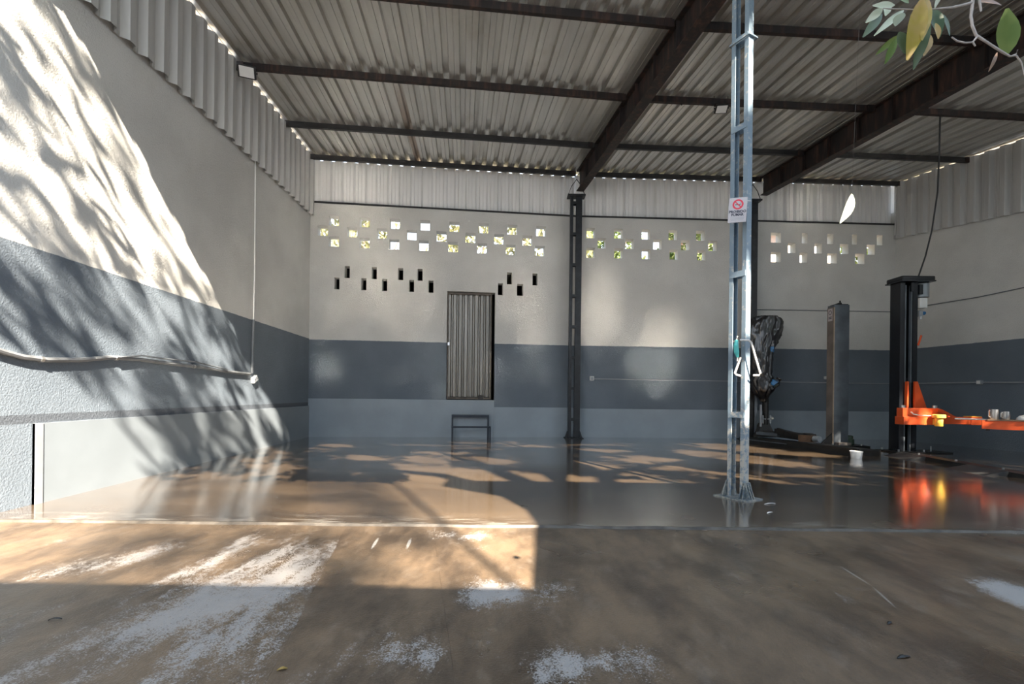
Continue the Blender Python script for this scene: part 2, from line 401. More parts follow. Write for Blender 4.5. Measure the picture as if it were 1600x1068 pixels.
def holed_wall(bm, A, Bv, hs, z0, z1f, th):
    d = (Bv-A); L = d.length; d = d/L; nrm = Vector((-d.y, d.x, 0))
    xs = sorted({0, L} | {round(v, 4) for h in hs for v in h[:2]}); zs = sorted({z0, 4.54} | {round(v, 4) for h in hs for v in h[2:]})
    cache = {}
    def V(x, z, b):
        k = (x, z, b)
        if k not in cache: cache[k] = bm.verts.new(A+d*x+nrm*(th if b else 0)+Vector((0, 0, z)))
        return cache[k]
    inside = lambda x, z: any(h[0]-1e-3 < x < h[1]+1e-3 and h[2]-1e-3 < z < h[3]+1e-3 for h in hs)
    nx, nz = len(xs)-1, len(zs)-1
    solid = [[not inside((xs[i]+xs[i+1])/2, (zs[j]+zs[j+1])/2) for j in range(nz)] for i in range(nx)]
    for i in range(nx):
        for j in range(nz):
            if not solid[i][j]: continue
            a, b_, c, e = xs[i], xs[i+1], zs[j], zs[j+1]
            bm.faces.new((V(a, c, 0), V(b_, c, 0), V(b_, e, 0), V(a, e, 0))); bm.faces.new((V(a, c, 1), V(a, e, 1), V(b_, e, 1), V(b_, c, 1)))
            for di, dj, (p, q) in ((-1, 0, ((a, c), (a, e))), (1, 0, ((b_, c), (b_, e))), (0, -1, ((a, c), (b_, c))), (0, 1, ((a, e), (b_, e)))):
                ii, jj = i+di, j+dj
                if not (0 <= ii < nx and 0 <= jj < nz) or not solid[ii][jj]:
                    bm.faces.new((V(*p, 0), V(*q, 0), V(*q, 1), V(*p, 1)))
bm = bmesh.new()
holed_wall(bm, P0, P1, holes[0], -.1, None, .18); holed_wall(bm, P1, P2, holes[1], -.1, None, .18)
wall_back = struct(obj('wall_back', bm, M['wall_b']))
def on_back(n, s, z, off=0.0):                       # point on the back wall, off towards the room
    A, Bv = ((P0, P1), (P1, P2))[n]; d = (Bv-A).normalized(); return A+d*s+Vector((d.y, -d.x, 0))*off+Vector((0, 0, z))
L0, L1 = (P1-P0).length, (P2-P1).length
def back_strip(n, s0, s1, z0, z1, th):
    q = [on_back(n, s0, z0, -.01), on_back(n, s1, z0, -.01), on_back(n, s1, z1, -.01), on_back(n, s0, z1, -.01)]
    return PR(q, on_back(n, 0, 0, th)-on_back(n, 0, 0, -.01))
obj('plinth', back_strip(0, .0, DOOR[1]-.003, -.05, DOOR[2]-.002, .012), M['plinth'], wall_back)
obj('plinth', back_strip(0, DOOR[1], L0, -.05, .605, .012), M['plinth'], wall_back)
obj('plinth', back_strip(1, 0, L1-.01, -.05, .59, .012), M['plinth'], wall_back)
# right wall
def RW(s): return P2+RD*s
def rtop(s): return 4.33-.118*s
bm = PR([RW(-.2)+Vector((0, 0, -.1)), RW(7.2)+Vector((0, 0, -.1)), RW(7.2)+Vector((0, 0, rtop(7.2))), RW(6.4)+Vector((0, 0, rtop(6.4)+.01)), RW(6.38)+Vector((0, 0, rtop(6.38)+.5)), RW(-.2)+Vector((0, 0, rtop(0)+.5))], (.2, .04, 0))
wall_right = struct(obj('wall_right', bm, M['wall_b']))
# dark store room behind the small doorway and slots
bm = bmesh.new(); a = on_back(0, .25, 0, -.181); b = on_back(0, L0-.1, 0, -.181); dn = on_back(0, 0, 0, -2.2)-on_back(0, 0, 0)
up = Vector((0, 0, 3.4))
prism(bm, [a, a+dn, a+dn+up, a+up], (b-a).normalized()*.05)
prism(bm, [b, b+dn, b+dn+up, b+up], (b-a).normalized()*.05)
prism(bm, [a+dn, b+dn, b+dn+up, a+dn+up], dn.normalized()*.05)
prism(bm, [a+up, b+up, b+dn+up, a+dn+up], (0, 0, .05))
struct(obj('wall_store_room', bm, M['dark']))

# ------------------------------------------------------------------ corrugated sheets
PITCH = .215
def profile(n, h, pan=.60, slope=.06):               # n ribs: (k along 0..1, height)
    out = []
    for i in range(n):
        for x, z in ((0, 0), (pan*.46, 0), (pan*.5, h*.14), (pan*.54, 0), (pan, 0), (pan+slope, h), (1-slope, h)): out.append(((i+x)/n, z))
    return out+[(1, 0)]
def sheet(prof, top, bot, nrm, mid=1):               # surface between two edges; nrm(k): direction ribs rise
    bm = bmesh.new(); cols = []
    for k, h in prof:
        cols.append([bm.verts.new(top(k).lerp(bot(k), j/mid)+nrm*h) for j in range(mid+1)])
    for A, Bv in zip(cols, cols[1:]):
        for j in range(mid): bm.faces.new((A[j], Bv[j], Bv[j+1], A[j+1]))
    return bm
def thick(o, t_=.0015):
    md = o.modifiers.new('thickness', 'SOLIDIFY'); md.thickness = t_; md.offset = 0
ceiling = struct(bpy.data.objects.new('ceiling', None)); C.objects.link(ceiling)
UP = Vector((0, 0, 1)); cnt = 0
for bay in range(3):
    wdt = (RB[bay+1]-RB[bay]).length; ribs = round(wdt/PITCH); ns = max(1, round(ribs/5)); edges = [round(i*ribs/ns) for i in range(ns+1)]
    for a, b in zip(edges, edges[1:]):
        off = UP*(.004*(cnt % 2)); cnt += 1
        o = obj('roof_sheet', sheet(profile(b-a, .055), lambda k: roofpt(bay, lerp(a, b+.10, k)/ribs, -.115)+off, lambda k: roofpt(bay, lerp(a, b+.10, k)/ribs, RL)+off, UP), M['roof'], ceiling)
        thick(o)
def clad(parent, base, nrm, L, top, bot, mat, name='wall_sheet', h=.035, pan=.52, pitch=PITCH, sl_=.07):
    ribs = max(3, round(L/pitch)); ns = max(1, round(ribs/5)); edges = [round(i*ribs/ns) for i in range(ns+1)]
    for i, (a, b) in enumerate(zip(edges, edges[1:])):
        o_ = nrm*(.003*(i % 2)); K = lambda k: min(lerp(a, b+.10, k)/ribs*L, L)
        o = obj(name, sheet(profile(b-a, h, pan, sl_), lambda k: base(K(k))+o_+Vector((0, 0, top(K(k)))), lambda k: base(K(k))+o_+Vector((0, 0, bot(K(k)))), nrm), mat, parent); thick(o)
dn0 = on_back(0, 0, 0, 1)-on_back(0, 0, 0); dn1 = on_back(1, 0, 0, 1)-on_back(1, 0, 0)
clad(wall_back, lambda s: on_back(0, s, 0, -.03), -dn0, L0, lambda s: EZ-.002, lambda s: 4.53, M['clad'], h=.075, pan=.56, sl_=.12)
clad(wall_back, lambda s: on_back(1, s, 0, -.03), -dn1, L1, lambda s: EZ-.002, lambda s: 4.53, M['clad'], h=.075, pan=.56, sl_=.12)
def lbase(s): Y = 8.98-s; return Vector((LW(Y)+.025, Y, 0))
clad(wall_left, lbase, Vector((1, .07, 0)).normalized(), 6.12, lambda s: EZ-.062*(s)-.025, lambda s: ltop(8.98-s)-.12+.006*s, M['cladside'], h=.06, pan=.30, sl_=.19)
def rbase(s): return RW(s)+Vector((-.03, 0, 0))
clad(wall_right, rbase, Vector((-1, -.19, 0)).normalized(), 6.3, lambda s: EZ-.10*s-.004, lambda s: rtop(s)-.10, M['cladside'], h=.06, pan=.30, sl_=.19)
# sill angle under the rear sheets
for n, L in ((0, L0), (1, L1)):
    bm = bmesh.new(); bar(bm, on_back(n, 0, 4.56, .012), on_back(n, L, 4.56, .012), .02, .03); obj('sheet_rail', bm, M['black'], wall_back)
# corner flashing at the right rear corner
bm = bmesh.new(); bar(bm, P2+Vector((-.06, -.06, 4.3)), P2+Vector((-.03, -.05, 5.30)), .018, .012, up=(0, 1, 0)); obj('corner_flashing', bm, M['white'], wall_back)

# ------------------------------------------------------------------ purlins and roof beams
bayname = ['left bay', 'middle bay', 'right bay']
where = ['black eave purlin on the back wall sheets,', 'black roof purlin, second row from the back wall,', 'dark brown roof purlin, third row from the back wall,', 'rust-brown roof purlin, row nearest the open front,']
for r, q in enumerate((0.14, 1.34, 2.80, 4.24)):
    for bay in range(3):
        a, b = roofpt(bay, .012 if bay else .004, q), roofpt(bay, .985 if bay < 2 else .885, q)
        bm = bmesh.new(); d = (b-a).normalized(); s = Vector((-d.y, d.x, 0)); hh = .085; wv = .05; tk = .006
        o0 = -s*wv/2
        pts = [o0, o0+s*wv, o0+s*wv-UP*.018, o0+s*(wv-tk)-UP*.018, o0+s*(wv-tk)-UP*tk, o0+s*tk-UP*tk, o0+s*tk-UP*(hh-tk), o0+s*(wv-tk)-UP*(hh-tk), o0+s*(wv-tk)-UP*(hh-.018), o0+s*wv-UP*(hh-.018), o0+s*wv-UP*hh, o0-UP*hh]
        # web towards the camera, lips behind
        prism(bm, [a-UP*.002+p for p in pts], b-a)
        o = obj('roof_purlin', bm, M['black'] if r < 2 else M['rust']); tag(o, where[r]+' '+bayname[bay], 'purlin', 'roof purlins')
        for e, sg in ((a, 1), (b, -1)):
            q_ = e+d*sg*.03; obj('end_cleat', PR([q_-s*.03-UP*.002, q_-s*.03-UP*.10, q_-s*.036-UP*.10, q_-s*.036-UP*.002], d*.09*sg), M['rust'], o)
def beam(bay, z_far, z_near, y_far, y_near, label):
    b_, f_ = RB[bay], FR[bay]
    def at(Y):
        k = (b_.y-Y)/(b_.y-f_.y); p = b_.lerp(f_, k); return p, EZ-SLOPE[bay]*k*RL
    pf, tf = at(y_far); pn, tn = at(y_near); d = (pn-pf).normalized(); s = Vector((-d.y, d.x, 0))
    root = thing('roof_beam', label, 'beam', (pf.x, pf.y, z_far), 0, 'roof beams')
    o = Vector((pf.x, pf.y, z_far)); tw = .012; fw = .075
    V = lambda p, z: Vector((p.x, p.y, z))-o
    obj('web', PR([V(pf, tf-.01)-s*tw, V(pn, tn-.01)-s*tw, V(pn, z_near)-s*tw, V(pf, z_far)-s*tw], s*2*tw), M['rust'], root)
    obj('top_flange', PR([V(pf, tf-.006)-s*fw, V(pf, tf-.006)+s*fw, V(pf, tf-.022)+s*fw, V(pf, tf-.022)-s*fw], V(pn, tn)-V(pf, tf)), M['rust'], root)
    obj('bottom_flange', PR([V(pf, z_far)-s*fw, V(pf, z_far)+s*fw, V(pf, z_far-.014)+s*fw, V(pf, z_far-.014)-s*fw], V(pn, z_near)-V(pf, z_far)), M['rust'], root)
    L = (pn-pf).length; n = int(L/.62)
    for i in range(1, n+1):
        k = i/(n+1); p = pf.lerp(pn, k); zt = lerp(tf, tn, k)-.022; zb = lerp(z_far, z_near, k)
        for sg in (-1, 1):
            obj('web_stripe_plate', PR([V(p, zt)+s*sg*tw, V(p, zt)+s*sg*fw*.9, V(p, zb)+s*sg*fw*.9, V(p, zb)+s*sg*tw], d*.008), M['rust'], root)  # added plates standing in for stripes of light across the web
    return at
b1 = beam(1, 4.985, 4.66, 9.30, 2.9, 'rust-brown tapering steel roof beam ending on the black rear column beside the doorway bay')
b2 = beam(2, 5.03, 4.50, 9.50, 3.0, 'dark deep steel roof beam rising to the upper right, behind the hanging leaves')

# ------------------------------------------------------------------ laced columns
E1, E2 = Vector((.885, .465, 0)), Vector((-.53, .85, 0))
def column(loc, h, label, m, mfoot, battens, cap, E1=E1, E2=E2, W=.062, D1=.036, D2=.036, TOT=.152):
    root = thing('steel_column', label, 'column', loc, 0, 'laced steel columns')
    def chan(o, sgn, D):                               # C channel: web across E1, flanges along E2
        k = .006; e = E2*sgn; L = [Vector((0, 0, 0)), E1*W, E1*W+e*D, E1*(W-k)+e*D, E1*(W-k)+e*k, E1*k+e*k, E1*k+e*D, e*D]
        return PR([o+p for p in L], (0, 0, h))
    obj('front_channel', chan(Vector((0, 0, .0)), 1, D1), m, root); obj('rear_channel', chan(E2*TOT, -1, D2), m, root)
    for z in battens:
        for x in (-.004, W):
            obj('batten', PR([E1*x+E2*.006+UP*z, E1*x+E2*(TOT-.006)+UP*z, E1*x+E2*(TOT-.006)+UP*(z+.05), E1*x+E2*.006+UP*(z+.05)], E1*.004), m, root)
    for z in battens[-1:] if len(battens) < 6 else []:
        c = [-E1*.012-E2*.012, E1*(W+.03)-E2*.012, E1*(W+.03)+E2*(TOT+.012), -E1*.012+E2*(TOT+.012)]
        bm = bmesh.new()
        for p, q in zip(c, c[1:]+c[:1]): bar(bm, p+UP*(z+.02), q+UP*(z+.02), .012, .012)
        obj('collar', bm, m, root)
    q = [-E1*.08-E2*.07, E1*(W+.08)-E2*.07, E1*(W+.08)+E2*(TOT+.07), -E1*.08+E2*(TOT+.07)]
    obj('base_plate', PR([p-UP*.004 for p in q], (0, 0, .014)), mfoot, root)
    g = lambda o, a: PR([o-a*.055+UP*.01, o+a*.0+UP*.01, o+UP*.15], E2*.006)
    bm = bmesh.new()
    for o_, sgn in ((Vector((0, 0, 0)), -1), (E1*W, 1)):
        for yy in (0, TOT-.006):
            b0 = o_+E2*yy; prism(bm, [b0+UP*.01, b0+E1*sgn*.065+UP*.01, b0+E1*sgn*.012+UP*.14, b0+UP*.14], E2*.006)
    for xx in (0, W/2-.003, W-.006):
        for yy, sgn in ((0, -1), (TOT, 1)):
            b0 = E1*xx+E2*yy; prism(bm, [b0+UP*.01, b0+E2*sgn*.055+UP*.01, b0+E2*sgn*.01+UP*.14, b0+UP*.14], E1*.006)
    # sloping foot skirt plates
    prism(bm, [-E1*.045-E2*.012+UP*.01, E1*(W+.045)-E2*.012+UP*.01, E1*(W+.007)-E2*.004+UP*.14, -E1*.007-E2*.004+UP*.14], -E2*.006)
    obj('foot_gusset', bm, mfoot, root)
    if cap:
        q = [-E1*.05-E2*.06, E1*(W+.05)-E2*.06, E1*(W+.05)+E2*(TOT+.06), -E1*.05+E2*(TOT+.06)]
        obj('cap_plate', PR([p+UP*h for p in q], (0, 0, .03)), m, root)
        bm = bmesh.new()
        for y in (-.05, TOT+.05): tube(bm, [E2*y+UP*(h+.02), E2*(TOT/2+(y-TOT/2)*.6)+UP*(h+.2), E2*TOT/2+UP*(h+.34)], .008, 6)
        obj('brace_rod', bm, m, root)
    return root
cA = Vector((1.94, 3.84, 0))
col_main = column(cA, 4.68, 'tall pale blue laced steel column standing alone near the open front, with no-smoking sign', M['col'], M['foot'], [.68, 1.87, 3.11, 3.86], False)
p = P(893, 683, 9.28)
column((p.x+.155, 9.22, 0), 4.84, 'black laced steel column against the back wall beside the doorway bay', M['colblack'], M['colblack'], [.35+.62*i for i in range(8)], True, Vector((0, 1, 0)), Vector((-1, 0, 0)), .10, .115, .06, .235)
column((4.98, 9.40, 0), 4.86, 'black steel column at the back wall, half hidden behind the pale blue column', M['colblack'], M['colblack'], [.35+.62*i for i in range(8)], True, Vector((0, 1, 0)), Vector((-1, 0, 0)), .10, .115, .06, .235)

# ------------------------------------------------------------------ doorway
door = struct(bpy.data.objects.new('door_1', None)); C.objects.link(door)
s0, s1, z0, z1 = DOOR; sx = s1-.075
clad(door, lambda s: on_back(0, s0+.02+s, 0, -.05), -dn0, sx-s0-.02, lambda s: z1-.04, lambda s: z0+.06, M['door'], 'door_sheet', .05, .44, .115, .20)
bm = bmesh.new()
for a, b in (((s0+.01, z0+.05), (sx, z0+.05)), ((s0+.01, z1-.02), (sx, z1-.02))):
    bar(bm, on_back(0, a[0], a[1], -.03), on_back(0, b[0], b[1], -.03), .03, .035)
prism(bm, [on_back(0, s0+.005, z0+.01, -.07), on_back(0, s0+.035, z0+.01, -.07), on_back(0, s0+.035, z1-.02, -.07), on_back(0, s0+.005, z1-.02, -.07)], dn0*.03)
prism(bm, [on_back(0, sx-.02, z0+.02, -.07), on_back(0, sx+.01, z0+.02, -.07), on_back(0, sx+.01, z1-.02, -.07), on_back(0, sx-.02, z1-.02, -.07)], dn0*.03)
obj('door_frame', bm, plain('rusty_door_frame', (.12, .10, .08), .6, 0, .5), door)
pp = on_back(0, s0+.02, lerp(z0, z1, .5), -.01); obj('latch', PR([pp, pp+Vector((.035, .004, 0)), pp+Vector((.035, .004, .06)), pp+Vector((0, 0, .06))], dn0*.02), M['steel'], door)
pp = on_back(0, s1-.27, z0+.002, -.03); bm = bmesh.new(); box(bm, -.06, .06, -.03, .05, 0, .09, bev=.012); box(bm, -.11, -.05, -.01, .04, 0, .04, bev=.008)
o = obj('work_boot', bm, M['rubber']); o.location = pp+dn0*(-.01); o.rotation_euler = (0, 0, .2); tag(o, 'small black rubber boot standing on the sill of the corrugated doorway', 'boot')

# ------------------------------------------------------------------ bench
bp = G(735, 683); bench = thing('bench', 'low dark blue two-rail metal bench under the corrugated doorway', 'bench', (bp.x+.0, bp.y-.05, 0), math.atan2(.57, 5.2))
W = .37
obj('seat_board', B(-W, W, .0, .20, .40, .45, bev=.006), M['bench'], bench)
obj('front_rail', B(-W+.01, W+.03, -.13, -.10, .20, .235), M['bench'], bench)
for x in (-W, W-.035):
    obj('leg', B(x, x+.035, .0, .035, 0, .40), M['bench'], bench); obj('leg', B(x, x+.035, .165, .20, 0, .40), M['bench'], bench)
obj('front_leg', B(W, W+.03, -.13, -.10, 0, .20), M['bench'], bench); obj('front_leg', B(-W+.01, -W+.04, -.13, -.10, 0, .20), M['bench'], bench)
for x in (-W+.0, W-.03): obj('side_stretcher', B(x, x+.028, -.10, .17, .205, .23), M['bench'], bench)

# ------------------------------------------------------------------ wiring
def onleft(u, v):                                     # pixel -> left wall face
    x, z = ray(u, v); Y = (-3.53+.0716*3.19)/(x+.0716); return Vector((LW(Y), Y, CAMZ+z*Y))
ox = Vector((.02, 0, 0))
lp = [(-40, 536), (0, 549), (30, 557), (70, 562), (120, 562), (170, 558), (215, 561), (265, 568), (310, 573), (350, 580), (388, 584)]
root = tag(obj('conduit_pipe', T([onleft(*p)+ox for p in lp], .019, 8), plain('weathered_pipe', (.17, .18, .19), .5, 0, .3), smooth=True), 'sagging grey conduit pipe running along the dark band of the left wall', 'pipe')
bm = bmesh.new(); tube(bm, [onleft(u, v-2)+ox*2.2 for u, v in ((175, 560), (215, 557), (250, 562), (300, 567), (350, 579))], .008, 6); obj('cable', bm, M['dgrey'], root)
for u, v in ((60, 561), (178, 559), (300, 572)):
    q = onleft(u, v)+ox; bm = T([q+Vector((0, -.012, 0)), q+Vector((0, .012, 0))], .023, 8); obj('pipe_clip', bm, M['steel'], root)
o = tag(obj('conduit_pipe', T([onleft(397, 250)+ox, onleft(395.5, 430)+ox, onleft(394, 500)+ox], .010, 6), M['white'], smooth=True), 'thin vertical conduit pipe dropping down the left wall to the socket', 'pipe')
obj('lower_sleeve', T([onleft(394, 499)+ox, onleft(391.5, 583)+ox], .017, 8), M['dgrey'], o)
q = onleft(395, 592); sk = thing('wall_socket', 'white socket box hanging askew on the left wall at the conduit end', 'socket', q+Vector((.015, 0, 0)))
sk.rotation_euler = (math.radians(28), 0, 0)
obj('box', B(-.015, .03, -.06, .06, -.04, .04, bev=.006), M['white'], sk); obj('face_plate', B(.03, .036, -.045, .045, -.03, .03), M['grey'], sk)
for y in (-.02, .02): obj('socket_hole', B(.036, .038, y-.008, y+.008, -.008, .008), M['ink'], sk)
def backpx(u, v, off=.015):
    n, s, z, y = wall_coords(u, v); return on_back(n, s, z, off)
o = tag(obj('conduit_pipe', T([backpx(928, 591.5), backpx(1100, 594.5), backpx(1250, 597), backpx(1394, 599)], .011, 6), M['grey']), 'long grey conduit pipe across the dark band of the back wall', 'pipe')
o = tag(obj('conduit_pipe', T([backpx(1180, 483.5), backpx(1300, 485.5), backpx(1393, 487)], .008, 6), M['dgrey']), 'thin dark cable pipe across the pale back wall above the lifts', 'pipe')
def rightpx(u, v, off=.02):
    x, z = ray(u, v); d = RD; k = (x*P2.y-P2.x)/(d.x-x*d.y); p_ = P2+d*k; return Vector((p_.x-off, p_.y-off*.19, CAMZ+z*p_.y))
tag(obj('conduit_pipe', T([rightpx(1397, 486), rightpx(1450, 477), rightpx(1530, 464), rightpx(1640, 441)], .009, 6), M['dgrey']), 'thin dark cable pipe climbing across the pale right wall', 'pipe')
tag(obj('conduit_pipe', T([rightpx(1397, 599), rightpx(1450, 598.5), rightpx(1530, 597), rightpx(1640, 597)], .012, 6), M['grey']), 'grey conduit pipe along the dark band of the right wall', 'pipe')
def wbox(q, w_, h, label, ax, m='white'):
    o = thing('junction_box', label, 'box', q); obj('box', B(-w_/2, w_/2, -.035, .035, -h/2, h/2, bev=.005), M[m], o); obj('cover', B(-w_*.36, w_*.36, -.041, -.035, -h*.36, h*.36), M['grey' if m == 'white' else 'white'], o); o.rotation_euler = (0, 0, ax)
wbox(backpx(924, 591, .03), .085, .085, 'small white switch box beside the black rear column', .05)
wbox(backpx(1289, 590, .03), .05, .06, 'tiny white box on the dark band left of the grey lift post', .05)
wbox(rightpx(1533, 597, .03), .07, .075, 'small grey box on the right wall conduit behind the orange arm', -1.35, 'grey')
# floodlights
def flood(q, rx, rz, label, sc=1.0):
    o = thing('floodlight', label, 'lamp', q); o.rotation_euler = (rx, 0, rz)
    obj('housing', B(-.105*sc, .105*sc, -.035*sc, .012*sc, -.075*sc, .075*sc, bev=.01), M['black'], o)
    obj('lens', B(-.085*sc, .085*sc, -.038*sc, -.034*sc, -.06*sc, .06*sc), M['white'], o)
    bm = T([(-.11*sc, 0, 0), (-.11*sc, .07*sc, 0), (.11*sc, .07*sc, 0), (.11*sc, 0, 0)], .006, 6); obj('bracket', bm, M['black'], o)
    for x in (-.11, .11): obj('knob', T([((x-.012)*sc, 0, 0), ((x+.012)*sc, 0, 0)], .014*sc, 8), M['black'], o)
flood(P(386, 112, 6.02), math.radians(38), .35, 'black floodlight with pale lens under the purlin end by the left wall')
qf = P(1127, 168, 6.72); flood(qf+Vector((0, 0, -.01)), math.radians(58), -.1, 'black floodlight hung flat under the roof behind the pale blue column', .85)
wr = thing('lamp_wire', 'reddish wire strung under the middle roof purlin to the floodlight', 'wire')
obj('wire', T([P(1022, 154, 6.74), P(1063, 159, 6.73), P(1100, 160, 6.73), P(1133, 161, 6.72)], .006, 6), M['rust'], wr)
obj('hanger', T([P(1065, 145, 6.75), P(1065, 164, 6.74)], .012, 6), M['black'], wr)
for u in (1116, 1137): obj('hanger_wire', T([P(u, 150, 6.74), P(u, 163, 6.72)], .004, 5), M['black'], wr)
# hanging cable on the right
cab = [(1469, 172, 6.9), (1468, 230, 7.05), (1465, 300, 7.2), (1456, 360, 7.35), (1446, 400, 7.42), (1435, 432, 7.45)]
tag(obj('power_cable', T([P(*p) for p in cab], .011, 6), M['black'], smooth=True), 'black power cable hanging from the roof to the black lift post', 'cable')

# ------------------------------------------------------------------ things on the tall column
def textmesh(body, size, name, mat, parent, mtx, ext=.0006):
    cu = bpy.data.curves.new(name, 'FONT'); cu.body = body; cu.size = size; cu.extrude = ext; cu.align_x = 'CENTER'; cu.resolution_u = 2; cu.offset = .0011
    tmp = bpy.data.objects.new(name, cu); C.objects.link(tmp); dg = bpy.context.evaluated_depsgraph_get(); dg.update()
    me = bpy.data.meshes.new_from_object(tmp.evaluated_get(dg)); C.objects.unlink(tmp); bpy.data.objects.remove(tmp)
    me.materials.clear(); me.materials.append(mat); o = bpy.data.objects.new(name, me); C.objects.link(o); o.parent = parent; o.matrix_local = mtx
    return o
sc_ = P(1152.5, 328, 3.79); sign = thing('no_smoking_sign', 'white no-smoking sign tied to the tall pale blue column', 'sign', sc_)
sign.rotation_euler = (math.radians(2), math.radians(3), -.38)
SW, SH = .068, .10
obj('panel', B(-SW, SW, -.002, .002, -SH, SH), M['signwhite'], sign)
bm = bmesh.new(); seg = 28
def ringp(r0, r1, c, y0, y1):
    V = [[bm.verts.new((c[0]+r*math.cos(i*2*PI/seg), y, c[1]+r*math.sin(i*2*PI/seg))) for i in range(seg)] for r, y in ((r0, y0), (r1, y0), (r1, y1), (r0, y1))]
    for A, Bv in zip(V, V[1:]+V[:1]):
        for i in range(seg): bm.faces.new((A[i], A[(i+1) % seg], Bv[(i+1) % seg], Bv[i]))
ringp(.028, .041, (0, .045), -.0026, -.0022)
a = math.radians(-45); box(bm, -.034, .034, -.0031, -.0027, -.004, .004, Matrix.Translation((0, 0, .045)) @ Matrix.Rotation(-a, 4, 'Y'))
obj('prohibition_ring', bm, M['red'], sign)
bm = bmesh.new(); box(bm, -.022, .016, -.0026, -.0022, .040, .046); box(bm, .018, .022, -.0026, -.0022, .040, .046); tube(bm, [(.02, -.0024, .048), (.017, -.0024, .054), (.021, -.0024, .059)], .0015, 5); obj('cigarette', bm, M['ink'], sign)
R_ = Matrix.Rotation(PI/2, 4, 'X')
textmesh('PROIBIDO', .028, 'lettering', M['ink'], sign, Matrix.Translation((0, -.0026, -.022)) @ R_)
textmesh('FUMAR', .028, 'lettering', M['ink'], sign, Matrix.Translation((0, -.0026, -.047)) @ R_)
bm = bmesh.new()
for z, x in ((-.062, .052), (-.072, .05), (-.082, .045)): box(bm, -x, x, -.0024, -.002, z-.0012, z+.0012)
obj('fine_print', bm, M['grey'], sign)
tk = T([(SW*.6, .0, SH*.8), (SW+.03, .06, SH*.86), (SW*.2, .12, SH*.8)], .003, 5); obj('tie_wire', tk, M['steel'], sign)
ty = 3.80
hang = thing('rod_hanger', 'white bent rod triangle hanging around the tall pale blue column', 'hanger', P(1168, 532, ty))
h0 = hang.location
pts = [P(1156, 531, ty), P(1170, 531, ty-.03), P(1174, 535, ty-.03), P(1181, 560, ty-.02), P(1188, 583, ty), P(1186, 586, ty), P(1177, 586, ty+.01)]
obj('rod', T([p-h0 for p in pts], .0085, 8), M['whitecoat'], hang)
obj('rod', T([p-h0 for p in [P(1157, 558, 3.86), P(1148, 583, 3.86), P(1150, 585, 3.86), P(1157, 587, 3.86)]], .0085, 8), M['whitecoat'], hang)
st = thing('strap', 'short teal strap knotted over the rear leg of the tall pale blue column', 'strap', P(1152, 545, 3.84)); h0 = st.location
obj('band', T([p-h0 for p in [P(1151, 531, 3.83), P(1150, 540, 3.82), P(1151, 550, 3.82), P(1152.5, 558, 3.82)]], [.012, .02, .021, .009], 8), M['teal'], st)
obj('loop', T([p-h0 for p in [P(1152, 525, 3.84), P(1151, 531, 3.83), P(1146, 533, 3.86), P(1155, 536, 3.84)]], .007, 6), M['whitecoat'], st)
obj('tail', T([p-h0 for p in [P(1152.5, 557, 3.82), P(1152, 564, 3.82)]], .005, 6), M['whitecoat'], st)

# ------------------------------------------------------------------ orange and black lift
bl = Vector((6.36, 7.40, 0)); lift = thing('car_lift_post', 'black two-post lift column with orange carriage and swing arms near the right wall', 'car lift', bl)
H = 2.74
def cprof(W, D, k, lip): return [Vector(p) for p in ((-W, 0, 0), (-W+lip, 0, 0), (-W+lip, k, 0), (-W+k, k, 0), (-W+k, D-k, 0), (W-k, D-k, 0), (W-k, k, 0), (W-lip, k, 0), (W-lip, 0, 0), (W, 0, 0), (W, D, 0), (-W, D, 0))]
obj('post', PR([p+UP*.02 for p in cprof(.14, .20, .012, .075)], (0, 0, H)), M['lblack'], lift)
obj('slide_rail', B(-.055, -.035, .01, .05, .02, H-.05), M['lgrey'], lift); obj('slide_rail', B(.04, .06, .01, .05, .02, H-.05), M['lgrey'], lift)
obj('top_cap', B(-.17, .36, -.07, .25, H+.01, H+.085, bev=.02), M['lblack'], lift)
obj('cap_lip', B(-.18, .36, -.08, .26, H-.005, H+.014), M['lblack'], lift)
obj('cable_block', B(.01, .05, -.03, .0, H-.16, H-.02), M['lblack'], lift)
bm = lathe(bmesh.new(), [(.06, -.24), (.095, -.235), (.095, -.02), (.06, 0)], 18, (.27, .08, H)); o = obj('motor', bm, M['motor'], lift, True)
for i in range(6): pass
obj('motor_terminal', B(.15, .21, -.02, .06, H-.20, H-.04, bev=.008), M['lblack'], lift)
obj('control_box', B(.15, .27, -.03, .07, H-.42, H-.26, bev=.006), M['white'], lift)
obj('valve_block', B(.15, .21, -.02, .05, H-.56, H-.46, bev=.006), M['motor'], lift)
obj('valve_cap', T([(.21, .0, H-.50), (.25, -.0, H-.50)], .03, 8), M['blue'], lift); obj('valve_cap', T([(.18, .0, H-.60), (.18, 0, H-.55)], .022, 8), M['steel'], lift)
obj('release_lever', T([(.15, 0, H-1.02), (.185, -.02, H-.86)], .014, 8), M['orange'], lift)
obj('base_plate', B(-.28, .62, -.12, .30, 0, .02), M['oil'], lift)
for x, y in ((-.2, -.07), (.2, -.07), (-.2, .26), (.2, .26)): obj('anchor_bolt', T([(x, y, .02), (x, y, .055)], .014, 6), M['steel'], lift)
obj('anchor_bolt', T([(.42, .05, .02), (.42, .05, .10)], .008, 6), M['steel'], lift)
